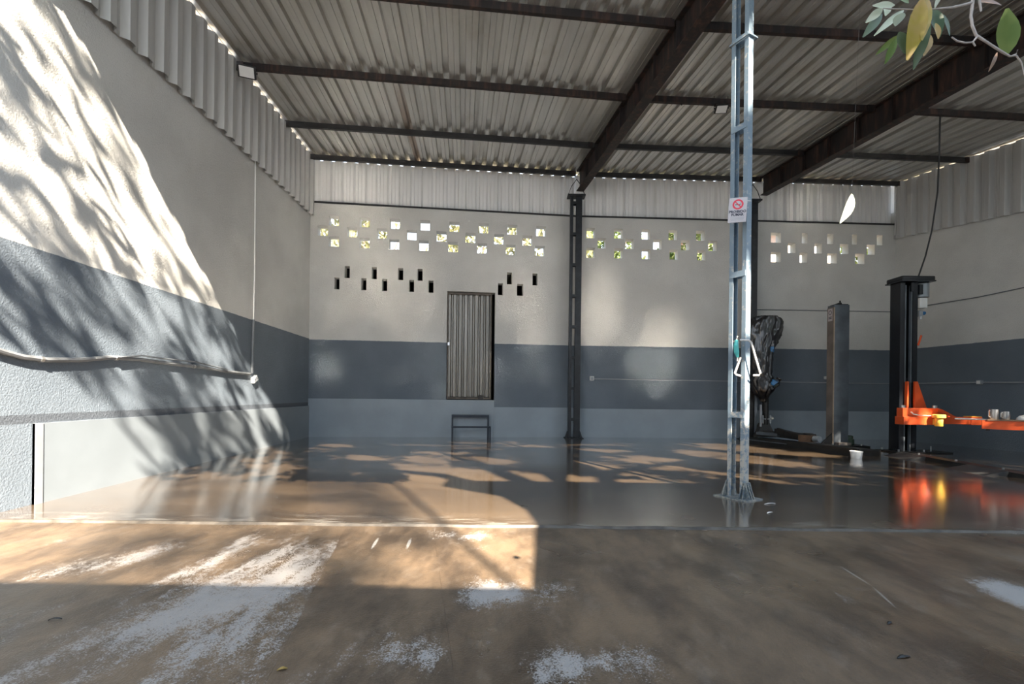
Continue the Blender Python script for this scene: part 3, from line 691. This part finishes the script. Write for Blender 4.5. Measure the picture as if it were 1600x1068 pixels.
# carriage
obj('carriage_cheek', PR([(-.062, -.05, .66), (-.03, -.05, .66), (-.03, -.05, 1.14), (-.052, -.05, 1.14)], (0, .05, 0)), M['orange'], lift)
obj('carriage_cheek', PR([(.055, -.06, .66), (.27, -.06, .66), (.10, -.06, 1.14), (.055, -.06, 1.14)], (0, .03, 0)), M['orange'], lift)
obj('carriage_spine', B(-.10, .10, .06, .14, .5, 1.2), M['lblack'], lift)
obj('carriage_tube', B(-.25, .30, -.20, -.08, .585, .72, bev=.006), M['orange'], lift)
obj('carriage_tube', B(-.26, .34, -.23, -.06, .46, .585, bev=.006), M['orange'], lift)
obj('arm_pin', T([(-.20, -.14, .70), (-.20, -.14, .76)], .032, 10), M['steel'], lift); obj('arm_pin', T([(.30, -.14, .70), (.30, -.14, .76)], .032, 10), M['steel'], lift)
obj('arm_brace', PR([(.28, -.10, .72), (.38, -.10, .70), (.62, -.10, .585), (.30, -.10, .585)], (0, -.012, 0)), M['orange'], lift)
obj('arm_brace', PR([(.28, -.20, .72), (.36, -.20, .70), (.58, -.20, .585), (.50, -.20, .585), (.34, -.20, .66), (.28, -.20, .66)], (0, -.012, 0)), M['orange'], lift)
obj('swing_arm', B(.30, .80, -.22, -.10, .475, .585, bev=.006), M['orange'], lift)
obj('arm_extension', B(.79, .965, -.23, -.09, .465, .59, bev=.005), M['orange'], lift)
obj('extension_strip', B(.80, .96, -.225, -.095, .59, .60), M['yellow'], lift)
obj('restraint_rod', T([(-.16, -.24, .66), (-.12, -.245, .625), (.0, -.245, .605), (.12, -.245, .605), (.16, -.25, .60)], .009, 6), M['whitecoat'], lift)
pd = tag(bpy.data.objects.new('lift_pad', None), 'sunlit yellow T-shaped lift pad on the orange carriage', 'lift pad'); C.objects.link(pd); pd.location = bl+Vector((.22, -.30, .445))
obj('pad_plate', lathe(bmesh.new(), [(.075, .125), (.082, .13), (.082, .175), (.07, .18)], 16), M['yellow'], pd, True)
obj('pad_stem', lathe(bmesh.new(), [(.048, 0), (.052, .01), (.052, .12), (.05, .125)], 14), M['yellow'], pd, True)
obj('pad_hook', B(-.03, .03, .03, .075, .02, .11), M['yellow'], pd)
# far lift post out of frame carries the second arm
lo = Vector((7.55, 5.45, 0)); l2 = thing('car_lift_post', 'orange swing arm of the second lift post, reaching in at the right edge', 'car lift', lo)
obj('post', PR([p+UP*.02 for p in cprof(.14, .20, .012, .075)], (0, 0, H)), M['lblack'], l2)
obj('base_plate', B(-.25, .3, -.2, .30, 0, .02), M['oil'], l2)
e = P(1534, 662, 6.38)-lo; e2 = Vector((-.05, .02, .52)); e.z = .52
d_ = (e2-e).normalized(); bm = bmesh.new(); bar(bm, e+UP*.055, Vector((e2.x, e2.y, .575)), .13, .115); obj('swing_arm', bm, M['orange'], l2)
obj('carriage_tube', B(-.25, .25, -.12, -.01, .44, .60), M['orange'], l2)
bm = bmesh.new(); s_ = d_.cross(UP)
bar(bm, e+d_*.42+s_*.08+UP*.075, e+d_*.80+s_*.08+UP*.23, .018, .03); obj('arm_brace', bm, M['orange'], l2)
obj('arm_stop', T([e+d_*.06-UP*.06, e+d_*.06-UP*.085], .018, 8), M['black'], l2)
# plank with mugs on the arm
e_w = e+lo; zt = .575+.003
pl = thing('plank', 'thin brown board laid across the orange arm, mugs standing on it', 'board', (e_w+d_*.35).to_tuple()[:2]+(zt,), math.atan2(d_.y, d_.x))
obj('board', B(-.30, .75, -.075, .075, 0, .016), M['wood'], pl)
obj('rod', T([(-.62, .02, .008), (-.30, .02, .008)], .011, 8), M['whitecoat'], pl)
def mug(px, py, r, h, label):
    q = P(px, py, 6.25); q = Vector((q.x, q.y, zt+.016)); k = ((q-e_w).x*d_.x+(q-e_w).y*d_.y); q = e_w+d_*k; q.z = zt+.017
    o = thing('steel_mug', label, 'mug', q, 0, 'steel mugs on the board')
    obj('cup', lathe(bmesh.new(), [(r*.92, 0), (r, .006), (r, h), (r*.93, h), (r*.9, .01)], 18), M['steel'], o, True)
    obj('handle', T([(-r*.95, 0, h*.85), (-r*1.5, 0, h*.82), (-r*1.5, 0, h*.3), (-r*.95, 0, h*.2)], .006, 6), M['steel'], o)
    return k
mug(1553.5, 650, .048, .135, 'taller steel mug on the brown board by the orange arm')
k2 = mug(1571, 650, .043, .108, 'shorter steel mug, nearer the white dish on the brown board')
q = e_w+d_*(k2+.20); q.z = zt+.017; o = thing('dish', 'upturned white dish on the brown board at the right edge', 'dish', q)
obj('bowl', lathe(bmesh.new(), [(.105, 0), (.107, .006), (.10, .03), (.075, .055), (.035, .068), (.01, .07)], 22), M['white'], o, True)
obj('foot_ring', lathe(bmesh.new(), [(.034, .066), (.036, .074), (.03, .074), (.028, .066)], 16), M['white'], o, True)
# floor channel between lift posts
A, Bq = G(1415, 712), G(1625, 752); A.z = Bq.z = 0; d = (Bq-A).normalized(); s = Vector((-d.y, d.x, 0))
fc = thing('floor_channel', 'low dark steel cable channel with ramp plates on the floor below the orange lift', 'floor channel', A)
L = (Bq-A).length
obj('channel', PR([-s*.06, s*.16, s*.14+UP*.05, -s*.04+UP*.05], d*L), M['oil'], fc)
for k0, k1 in ((.0, .5), (1.25, 1.8)):
    obj('ramp_plate', PR([d*k0-s*.30, d*k0-s*.06, d*k0-s*.045+UP*.05, d*k0-s*.06+UP*.056], d*(k1-k0)), M['rubber'], fc)
for k in (.2, .9, 1.6): obj('anchor_bolt', T([d*k+s*.05+UP*.05, d*k+s*.05+UP*.07], .014, 6), M['steel'], fc)

# ------------------------------------------------------------------ grey lift post, covered post and base clutter
gp = Vector((5.84, 8.18, 0)); gl = thing('car_lift_post', 'worn grey lift column with small sign, standing left of the black one', 'car lift', gp)
obj('post', PR([p+UP*.02 for p in cprof(.135, .17, .012, .135)], (0, 0, 2.5)), M['lgrey'], gl)
obj('side_plate', B(-.145, -.135, .0, .17, .02, 2.48), M['lbrown'], gl)
obj('edge_strip', B(-.146, -.128, -.008, .006, .02, 2.47), plain('bare_edge', (.34, .27, .2), .5), gl)
obj('top_pulley', T([(-.06, .06, 2.52), (.02, .06, 2.55)], .03, 10), M['oil'], gl); obj('top_pin', T([(0, .05, 2.5), (0, .05, 2.60)], .013, 8), M['oil'], gl)
obj('top_plate', B(-.10, .12, .01, .16, 2.52, 2.535), M['oil'], gl)
sg = obj('warning_label', B(-.149, -.146, .03, .14, 2.24, 2.46), M['signwhite'], gl); sg['label'] = 'small white warning plate'
bm = bmesh.new()
for i in range(14):
    a = i*2*PI/14; b_ = (i+1)*2*PI/14; tube(bm, [(-.150, .085+.035*math.cos(a), 2.39+.035*math.sin(a)), (-.150, .085+.035*math.cos(b_), 2.39+.035*math.sin(b_))], .005, 4)
for z in (2.31, 2.285): box(bm, -.1505, -.149, .045, .125, z-.006, z+.006)
obj('label_mark', bm, M['ink'], sg)
obj('base_plate', B(-.30, .42, -.14, .26, 0, .03), M['oil'], gl)
obj('base_cleat', PR([(-.14, .0, .03), (-.36, .0, .03), (-.15, .0, .24)], (0, .02, 0)), M['oil'], gl)
obj('base_cleat', PR([(-.10, -.10, .03), (.12, -.10, .03), (.10, -.01, .03), (-.10, -.01, .03)], (0, 0, .05)), M['lbrown'], gl)
obj('drum', lathe(bmesh.new(), [(.06, .0), (.075, .01), (.075, .10), (.055, .11), (.055, .16), (.03, .17)], 14, (.20, .06, .03)), M['greenmetal'], gl, True)
for x, y in ((-.2, -.09), (.3, -.09), (.34, .2)): obj('anchor_bolt', T([(x, y, .03), (x, y, .06)], .014, 6), M['steel'], gl)
# base frame and arms lying on the floor between the two grey posts
A = Vector((4.40, 8.80, 0)); Bq = Vector((5.10, 6.80, 0)); d = (Bq-A); L = d.length; d.normalize(); s = Vector((d.y, -d.x, 0))   # s: towards the left
bf = thing('lift_base_frame', 'black oily lift base frame with loose arms lying between the covered and grey posts', 'lift base', A)
obj('base_slab', PR([s*.0, -s*.52, -s*.52+UP*.085, UP*.085], d*L), M['oil'], bf)
obj('side_rail', PR([s*.0+UP*.085, -s*.05+UP*.085, -s*.05+UP*.115, UP*.115], d*L), M['oil'], bf)
obj('edge_strip', PR([s*.004+UP*.06, UP*.06, UP*.072, s*.004+UP*.072], d*L*.45), M['lgrey'], bf)
def lump(name, u0, v0, u1, v1, w_, h_, mat, Yo=0.0):
    yy = lambda u: 8.75-(u-1172)*.0112+.15+Yo
    a_, b_ = P(u0, v0, yy(u0))-A, P(u1, v1, yy(u1))-A; b2 = bmesh.new(); bar(b2, a_, b_, w_, h_); return obj(name, b2, M[mat], bf)
lump('loose_arm', 1214, 669, 1262, 680, .12, .10, 'oil'); lump('loose_arm', 1195, 672, 1250, 679, .10, .09, 'rubber', .2)
lump('arm_tip', 1216, 668, 1228, 673, .07, .06, 'oil', -.05); lump('loose_arm', 1236, 675, 1272, 678, .10, .05, 'oil', .1)
lump('gearbox', 1252, 679, 1271, 680, .14, .115, 'brass', -.05); lump('arm_link', 1184, 674, 1216, 677, .10, .05, 'lgrey', -.05)
q0, q1 = P(1272, 685, 7.72)-A, P(1281, 686, 7.62)-A; obj('gear_roller', T([q0, q1], .05, 12), M['motor'], bf)
q0 = P(1263, 678.5, 7.95)-A; obj('pad_disc', lathe(bmesh.new(), [(.07, 0), (.08, .008), (.08, .02), (.06, .024)], 14, q0), M['rubber'], bf, True)
# covered post
cp = Vector((4.66, 8.98, 0)); cv = thing('covered_lift_post', 'old lift post wrapped in black plastic film behind the tall pale blue column', 'car lift', cp)
obj('post', PR([p+UP*.0 for p in cprof(.12, .16, .012, .05)], (0, 0, 2.0)), M['lgrey'], cv)
obj('post_side', B(-.13, .13, .03, .16, 0, 1.9), M['oil'], cv)
obj('foot_cone', PR([(.04, -.14, .10), (.42, -.14, .10), (.31, -.10, .36), (.16, -.10, .36)], (0, .14, 0)), M['rubber'], cv)
obj('spindle', T([(.24, -.08, .34), (.24, -.08, .85)], .055, 10), M['oil'], cv)
bm = bmesh.new()
for x in (.165, .315): box(bm, x-.012, x+.012, -.13, -.10, .36, .52)
box(bm, .16, .32, -.13, -.10, .44, .455); obj('spindle_clamp', bm, M['grey'], cv)
obj('clamp_screw', T([(.33, -.1, .46), (.37, -.1, .46)], .03, 8), M['steel'], cv)
obj('rail_strip', B(.10, .125, -.16, -.13, .30, .72), M['grey'], cv)
# plastic wrap, ring by ring: (pixel row, left px, right px)
rowsW = [(494.5, 1180, 1210), (497, 1174, 1217), (503, 1170, 1221), (513, 1169, 1221.5), (524, 1169, 1219), (536, 1169, 1213), (548, 1170, 1208), (560, 1171, 1206), (572, 1172, 1205), (584, 1173, 1204), (592, 1173, 1207), (600, 1173, 1211), (608, 1175, 1209), (616, 1180, 1203), (623, 1187, 1199), (628, 1189, 1197)]
bm = bmesh.new(); rings = []; NS = 84; fine_rows = []
for (v0, l0, r0), (v1, l1, r1) in zip(rowsW, rowsW[1:]):
    for k in range(3): fine_rows.append((lerp(v0, v1, k/3), lerp(l0, l1, k/3), lerp(r0, r1, k/3)))
fine_rows.append(rowsW[-1])
for i, (v, l, r) in enumerate(fine_rows):
    pc = P((l+r)/2, v, 8.86); rx = (r-l)/2*8.86/F; ry = min(rx*1.0, .20); i = i/3
    ring = []
    for k in range(NS):
        a = k*2*PI/NS; ca, sa = math.cos(a), math.sin(a); tw_ = a*4.5+i*.55+3*noise.noise((ca*1.5, sa*1.5, i*.22))
        fold = 1+.05*noise.noise((ca*2.2, sa*2.2, i*.35))+.15*((1-abs(math.sin(tw_)))**2-.35)+.09*(1-abs(noise.noise((ca*4, sa*4, i*.8+9)))*2.2)-.06
        ring.append(bm.verts.new((pc.x-cp.x+rx*fold*ca, pc.y-cp.y+ry*fold*sa, pc.z+.015*noise.noise((a*3, i, 1)))))
    rings.append(ring)
for A_, B_ in zip(rings, rings[1:]):
    for k in range(NS): bm.faces.new((A_[k], A_[(k+1) % NS], B_[(k+1) % NS], B_[k]))
bm.faces.new(rings[0]); bm.faces.new(rings[-1])
o = obj('plastic_wrap', bm, M['bag'], cv)
for p_ in o.data.polygons: p_.use_smooth = True
q = P(1210, 598, 8.70)-cp
bm = bmesh.new(); box(bm, -.07, .05, -.03, .05, -.06, .05, Matrix.Translation(q) @ Matrix.Rotation(.5, 4, 'Y'), bev=.02); obj('blue_tape', bm, M['blue'], cv)
bm = T([q+Vector((-.03, -.03, -.09)), q+Vector((.05, -.03, -.03)), q+Vector((.10, -.03, .06)), q+Vector((.03, -.03, .09))], [.03, .035, .03, .02], 8); obj('wrap_tail', bm, M['bag'], cv, True)
q = P(1207, 546, 8.70)-cp; obj('blue_tape', B(q.x-.04, q.x+.03, q.y-.01, q.y+.03, q.z-.05, q.z+.06, bev=.012), M['blue'], cv)
# small white container in the sun
q = G(1338, 715.5); o = thing('white_tub', 'small sunlit white tub on the floor in front of the grey lift post', 'tub', q)
obj('tub', lathe(bmesh.new(), [(.062, 0), (.066, .004), (.075, .10), (.07, .10), (.062, .012)], 18), M['white'], o, True); obj('rim', lathe(bmesh.new(), [(.074, .088), (.08, .09), (.08, .102), (.074, .104)], 18), M['white'], o, True)

# small litter on the wet floor
def litter(name, label, cat, u, v, L, wd, mat, rz, group=None):
    q = G(u, v, -.008 if G(u, v).y < 3 else 0.0)
    bm = bmesh.new(); n = 5; top = []; 
    for i in range(n+1):
        k = i/n; ww = wd*math.sin(PI*min(max(k, .06), .94)); zc = .004+.006*math.sin(PI*k)
        top.append([bm.verts.new((L*(k-.5), y, z)) for y, z in ((-ww, zc-.003), (0, zc), (ww, zc-.003), (0, zc-.004))])
    for A_, B_ in zip(top, top[1:]):
        for j in range(4): bm.faces.new((A_[j], A_[(j+1) % 4], B_[(j+1) % 4], B_[j]))
    bm.faces.new(top[0]); bm.faces.new(top[-1])
    o = obj(name, bm, mat); o.location = q; o.rotation_euler = (0, 0, rz); tag(o, label, cat, group)
litter('fallen_leaf', 'small yellow fallen leaf on the dark apron concrete near the front', 'leaf', 441, 1046, .03, .008, M['lf_yellow'], .4)
litter('fallen_leaf', 'dark curled leaf on the apron, the nearer of the dark specks', 'leaf', 1412, 1027, .055, .009, M['oil'], .2)
litter('fallen_leaf', 'dark curled leaf on the apron, the farther of the dark specks', 'leaf', 1390, 974, .035, .007, M['oil'], .5)
litter('rope_scrap', 'pale scrap of twine curled beside the foot of the tall column', 'scrap', 1203, 787, .10, .012, M['whitecoat'], .2)
litter('rope_scrap', 'pale twisted scrap lying just in front of the tall column', 'scrap', 1203, 801, .07, .012, M['whitecoat'], .5)
litter('fallen_leaf', 'dry dark leaf on the wet floor left of the sun patch', 'leaf', 86, 968, .04, .006, M['oil'], .4)

# ------------------------------------------------------------------ hanging branch of the front tree and its canopy
def leaf_bm(bm, base, tip, wd, nrm, curl=.15, n=6):
    base, tip = Vector(base), Vector(tip); ax = tip-base; L = ax.length; ax.normalize(); side = ax.cross(nrm).normalized(); up_ = side.cross(ax)
    prev = None
    for i in range(n+1):
        k = i/n; ww = wd/2*(math.sin(PI*min(max(k**.85, .03), .975)))**.8; c = base+ax*L*k-up_*L*curl*(k*k)*.5
        cur = [bm.verts.new(c-side*ww+up_*ww*.25), bm.verts.new(c), bm.verts.new(c+side*ww+up_*ww*.25)]
        if prev:
            for j in range(2): bm.faces.new((prev[j], prev[j+1], cur[j+1], cur[j]))
        prev = cur
    return bm
DY = 2.15
tree = thing('mango_tree', 'leafy mango tree at the open front, its twig with yellow leaves hanging into view', 'tree', (3.6, -2.6, 0))
tb = tree.location.copy()
lv = [((1572, 86), (1571, 15), 29, 'lf_green', .1), ((1441, -2), (1421, 91), 24, 'lf_yellow', 0), ((1446, -8), (1437, 66), 20, 'lf_yellow', .06), ((1398, 8), (1363, 9), 9, 'lf_pale', .1), ((1379, 13), (1353, 35), 11, 'lf_pale', .12),
      ((1410, 20), (1399, 41), 13, 'lf_pale', -.05), ((1412, 16), (1372, 48), 9, 'lf_pale', .05), ((1378, 22), (1349, 57), 12, 'lf_dark', .15), ((1404, 55), (1368, 86), 8, 'lf_green', .1), ((1400, 60), (1384, 99), 10, 'lf_green', 0),
      ((1405, 50), (1416, 82), 17, 'lf_dark', .05), ((1452, 12), (1474, 52), 22, 'lf_dark', .1), ((1452, 30), (1426, 110), 14, 'lf_dark', .05), ((1462, 36), (1467, 60), 10, 'lf_yellow', 0), ((1454, 55), (1446, 84), 11, 'lf_yellow', .1),
      ((1466, -12), (1462, 13), 15, 'lf_pale', .1), ((1528, 3), (1572, 1), 10, 'lf_brown', .1), ((1443, 25), (1440, 72), 17, 'lf_brown', .15), ((1472, 22), (1484, 56), 15, 'lf_dark', .2), ((1386, 4), (1384, 24), 14, 'lf_pale', .2), ((1558, 82), (1549, 108), 5, 'lf_brown', .2), ((1420, 4), (1402, -10), 12, 'lf_green', 0)]
for i, (a, b, wd, m, dy) in enumerate(lv):
    A_ = P(a[0], a[1], DY+dy)-tb; B_ = P(b[0], b[1], DY+dy+random.uniform(-.06, .06))-tb
    obj('leaf', leaf_bm(bmesh.new(), A_, B_, wd*1.2*DY/F, Vector((random.uniform(-.3, .3), -1, random.uniform(-.2, .5))), random.uniform(-.1, .3)), M[m], tree, True)
tw = [([(1525, -30), (1520, 0), (1517, 25), (1519, 40), (1525, 55), (1545, 68), (1567, 82), (1578, 88), (1588, 87), (1596, 98), (1601, 118)], [.007, .007, .006, .006, .006, .005, .005, .004, .004, .003, .003]),
      ([(1527, 57), (1520, 66), (1508, 67), (1495, 64), (1487, 58)], [.005, .004, .004, .004, .003]), ([(1520, 66), (1524, 72)], [.004, .003]), ([(1580, 88), (1588, 84), (1590, 78)], [.004, .003, .003]),
      ([(1520, 4), (1505, 8), (1487, 12), (1460, 14), (1430, 15), (1395, 14), (1380, 13)], [.007, .006, .006, .003, .003, .003, .002]), ([(1436, 15), (1440, -2), (1446, -30)], .003), ([(1530, 0), (1533, 18)], [.006, .004])]
for pts, r in tw: obj('twig', T([P(*p, DY+.05)-tb for p in pts], r, 7), M['twig'], tree, True)
obj('branch', T([P(1525, -30, DY+.05)-tb, Vector((2.6, 1.2, 3.6))-tb, Vector((3.0, -.6, 4.6))-tb, Vector((3.5, -2.3, 5.0))-tb], [.008, .025, .05, .09], 8), M['bark'], tree, True)
bm = bmesh.new(); tube(bm, [(0, 0, -.05), (.05, .05, 2), (-.1, .1, 3.6), (-.2, .2, 5)], [.26, .2, .17, .13], 10)
for e_ in ((-2.4, -.3, 8.3), (-.9, 1.6, 7.4), (1.5, 1.0, 7.6), (3.8, .6, 7.8), (.4, -.6, 8.6)):
    tube(bm, [(-.18, .18, 4.8), (e_[0]*.28, e_[1]*.3, 6.7), (e_[0]*.6, e_[1]*.6, 7.2), e_], [.11, .09, .06, .02], 7)
obj('trunk', bm, M['bark'], tree, True)
GAPS = [(7.35, 7.65, .5, .75), (5.95, 7.35, .35, .28), (5.9, 8.2, .4, .2), (2.0, 7.2, .28, .25), (2.75, 7.05, .3, .3), (3.5, 7.1, .42, .32), (3.2, 7.75, .5, .16), (1.75, 8.45, .3, .22),
        (5.1, 8.6, .6, .08), (6.3, 8.9, .7, .09), (3.4, 8.6, .8, .08), (4.3, 9.0, .6, .07), (5.2, 6.6, .5, .07), (8.5, 8.7, .55, .75), (8.85, 8.0, .42, .3), (6.7, 6.3, .5, .1), (4.78, 6.6, .15, .6), (4.78, 8.75, .13, .36), (11.0, 8.66, .14, .13)]  # canopy openings laid out so the sun lands on chosen spots
def density(a, b):
    """share of sky covered, as seen along the sun, over the plane Y=-2"""
    if b < 5.75: return 0
    if 2.2 < a < 4.9 and b < 6.75-(a-2.4)*.36: return 0
    if a < 1.05:
        if b < 6.1: return .2
        n = .31 if a < -.2 else .42
        return n+.42*min(1, max(0, (noise.noise((a*2.2+3, b*1.0, 5))+.18)*1.6))
    w_ = noise.noise((a*3, b*3, 2))*.35
    for ga, gb, ra, rb_ in GAPS:
        if ((a-ga)/ra)**2+((b-gb)/rb_)**2 < 1+w_: return 0
    ax, ay = .55, -1.8; t_ = max(0, min(1, ((a-5.45)*ax+(b-7.5)*ay)/(ax*ax+ay*ay)))
    if math.hypot(a-5.45-ax*t_, b-7.5-ay*t_) < .1: return 0
    return .93
rg = random.Random(11); bm = bmesh.new(); placed = 0
verts = []; faces = []
def add_leaf(c, L, wd, rg):
    d = Vector((rg.gauss(0, .6), rg.gauss(0, .6), -rg.uniform(.1, 1))).normalized(); n_ = Vector((rg.gauss(0, 1), rg.gauss(0, 1), rg.gauss(0, 1))); s_ = d.cross(n_).normalized()
    u_ = s_.cross(d); i0 = len(verts)
    for k, ww in ((0, 0), (.3, .9), (.7, .8), (1, 0)):
        c_ = c+d*L*(k-.5)-u_*L*.12*k*k
        if ww == 0: verts.append(c_)
        else: verts.extend((c_-s_*wd*.5*ww, c_+s_*wd*.5*ww))
    faces.extend(((i0, i0+1, i0+2), (i0+1, i0+3, i0+4, i0+2), (i0+3, i0+5, i0+4)))
AREA0 = 13.7*3.9; N = 0; tries = 0
while tries < 1950:
    tries += 1
    a, b = rg.uniform(-1.6, 12.6), rg.uniform(5.7, 9.6); D = density(a, b)
    tau = -math.log(max(.02, 1-min(D, .93)))
    if rg.random() > tau/2.7: continue
    Y = rg.uniform(-3.8, .4)
    for _ in range(20):
        sg_ = .125 if a < 1.2 else .15; aa, bb = a+rg.gauss(0, sg_), b+rg.gauss(0, sg_); yy = Y+rg.gauss(0, .25)
        if density(aa, bb) == 0: continue
        c = Vector((aa-.485*(yy+2), yy, bb-.89*(yy+2)))
        if yy > .9: continue
        add_leaf(c-tb, rg.uniform(.16, .26), rg.uniform(.055, .085), rg)
def leafobj(name, mat, parent):
    global verts, faces
    me = bpy.data.meshes.new(name); me.from_pydata([tuple(v) for v in verts], [], faces); me.materials.append(mat); o = bpy.data.objects.new(name, me); C.objects.link(o); o.parent = parent; stuff(o); verts = []; faces = []; return o
leafobj('foliage', M['leaf'], tree)
# unseen tree added far off to half-shade the left of the sun patch
st_ = thing('shade_tree', 'added unseen tree far outside the open front, half-shading the sun patch', 'tree', (9.0, -17.5, 0)); sb = st_.location.copy()
rg = random.Random(5)
for _ in range(2300):
    a, b, yy = rg.uniform(-.15, 1.9), rg.uniform(3.3, 5.75), rg.uniform(-19, -15)
    if noise.noise((a*1.5, b*4.5, 3)) < -.28: continue
    add_leaf(Vector((a-.485*(yy+2), yy, b-.89*(yy+2)))-sb, rg.uniform(.10, .16), rg.uniform(.04, .06), rg)
leafobj('foliage', M['leaf'], st_)
bm = bmesh.new(); tube(bm, [(0, 0, -.1), (.1, 0, 8), (-.1, .1, 15.5), (-.5, .2, 18)], [.35, .26, .16, .05], 10); obj('trunk', bm, M['bark'], st_, True)
# single leaf caught on a thread
hl = thing('hanging_leaf', 'bright curled leaf hanging on a thread in front of the right rear sheets', 'leaf', P(1324, 325, 1.0))
obj('blade', leaf_bm(bmesh.new(), P(1331, 303, 1.0)-hl.location, P(1319, 348, 1.01)-hl.location, 27*1.0/F, Vector((.5, -.8, .35)), .3, 8), M['lf_pale'], hl, True)
obj('thread', T([P(1331, 303, 1.0)-hl.location, P(1345, -20, 1.0)-hl.location], (.00012), 4), M['black'], hl)

# ------------------------------------------------------------------ unseen walls added behind the camera to shape the shade, and a pole
yw = struct(obj('wall_shade_low', PR([(-4.2, -1.0, -.1), (1.585, -1.0, -.1), (1.585, -1.0, 2.71), (-4.2, -1.0, 2.71)], (0, -.15, 0)), M['shading']))  # low added wall: its top sets the near edge of the sun patch
struct(obj('wall_shade_tall', PR([(1.58, -1.0, -.1), (10.5, -1.0, -.1), (10.5, -1.0, 4.95), (2.06, -1.0, 4.95), (2.42, -1.0, 4.6), (2.40, -1.0, 4.2), (2.25, -1.0, 3.8), (1.82, -1.0, 3.1), (1.6, -1.0, 2.75)], (0, -.3, 0)), M['shading']))  # tall added wall: stepped edge cut to the outline of the sun patch
ut = thing('utility_pole', 'thin grey pole standing outside the open front, beyond the yard wall', 'pole', (3.552, -5.2, 0))
obj('shaft', T([(0, 0, 0), (0, 0, 8.6)], [.03, .026], 8), M['grey'], ut)

# ------------------------------------------------------------------ trees and house beyond the rear wall
def rear_tree(x, y, h, r, n, mat, label, seed):
    rg = random.Random(seed); o = thing('rear_tree', label, 'tree', (x, y, -.1), 0, 'trees beyond the rear wall')
    bm = bmesh.new(); tube(bm, [(0, 0, -.1), (.1, 0, h*.4), (0, .1, h*.75)], [.16, .11, .04], 7)
    for i in range(5):
        a = i*1.3; tube(bm, [(.08, 0, h*.42), (r*.5*math.cos(a), r*.5*math.sin(a), h*.62), (r*.8*math.cos(a), r*.8*math.sin(a), h*.75)], [.07, .04, .015], 5)
    obj('trunk', bm, M['bark'], o)
    for _ in range(n):
        while True:
            v = Vector((rg.uniform(-1, 1), rg.uniform(-1, 1), rg.uniform(-1, 1)))
            if v.length < 1 and noise.noise(v*2.6+Vector((seed, 0, 0))) > -.12: break
        add_leaf(Vector((v.x*r, v.y*r*.8, h*.62+v.z*h*.36)), rg.uniform(.16, .3), rg.uniform(.06, .11), rg)
    leafobj('foliage', mat, o)
for i, (x, y, h, r, n, m, lb) in enumerate([
    (-4.6, 13.6, 7.4, 1.55, 3400, 'leafpale', 'pale yellow-green tree behind the leftmost vent holes'),
    (-1.6, 17.0, 8.6, 1.75, 4200, 'leafpale', 'pale airy tree behind the vent holes above the doorway'),
    (1.0, 13.4, 7.4, 1.45, 3200, 'leafpale', 'yellow-green tree behind the vent holes just left of the first rear column'),
    (3.3, 17.2, 8.6, 1.7, 4200, 'leafback', 'green tree behind the vent holes right of the first rear column'),
    (5.6, 13.4, 7.4, 1.55, 3600, 'leafback', 'denser green tree behind the middle bay of vent holes'),
    (12.1, 15.0, 7.4, 1.6, 3000, 'leafback', 'green tree partly covering the pale house behind the right vent holes')]):
    rear_tree(x, y, h, r, n, M[m], lb, 20+i)
hs = thing('house', 'pale pink house seen through the vent holes of the right bay', 'house', (10.0, 19, 0))
obj('wall', B(-2.6, 3.2, 0, 4, -.1, 7.6), M['house'], hs); obj('roof', PR([(-2.9, -.4, 7.6), (-2.9, 4.4, 7.6), (-2.9, 2, 9)], (6.4, 0, 0)), plain('roof_tile', (.4, .2, .13), .8), hs)
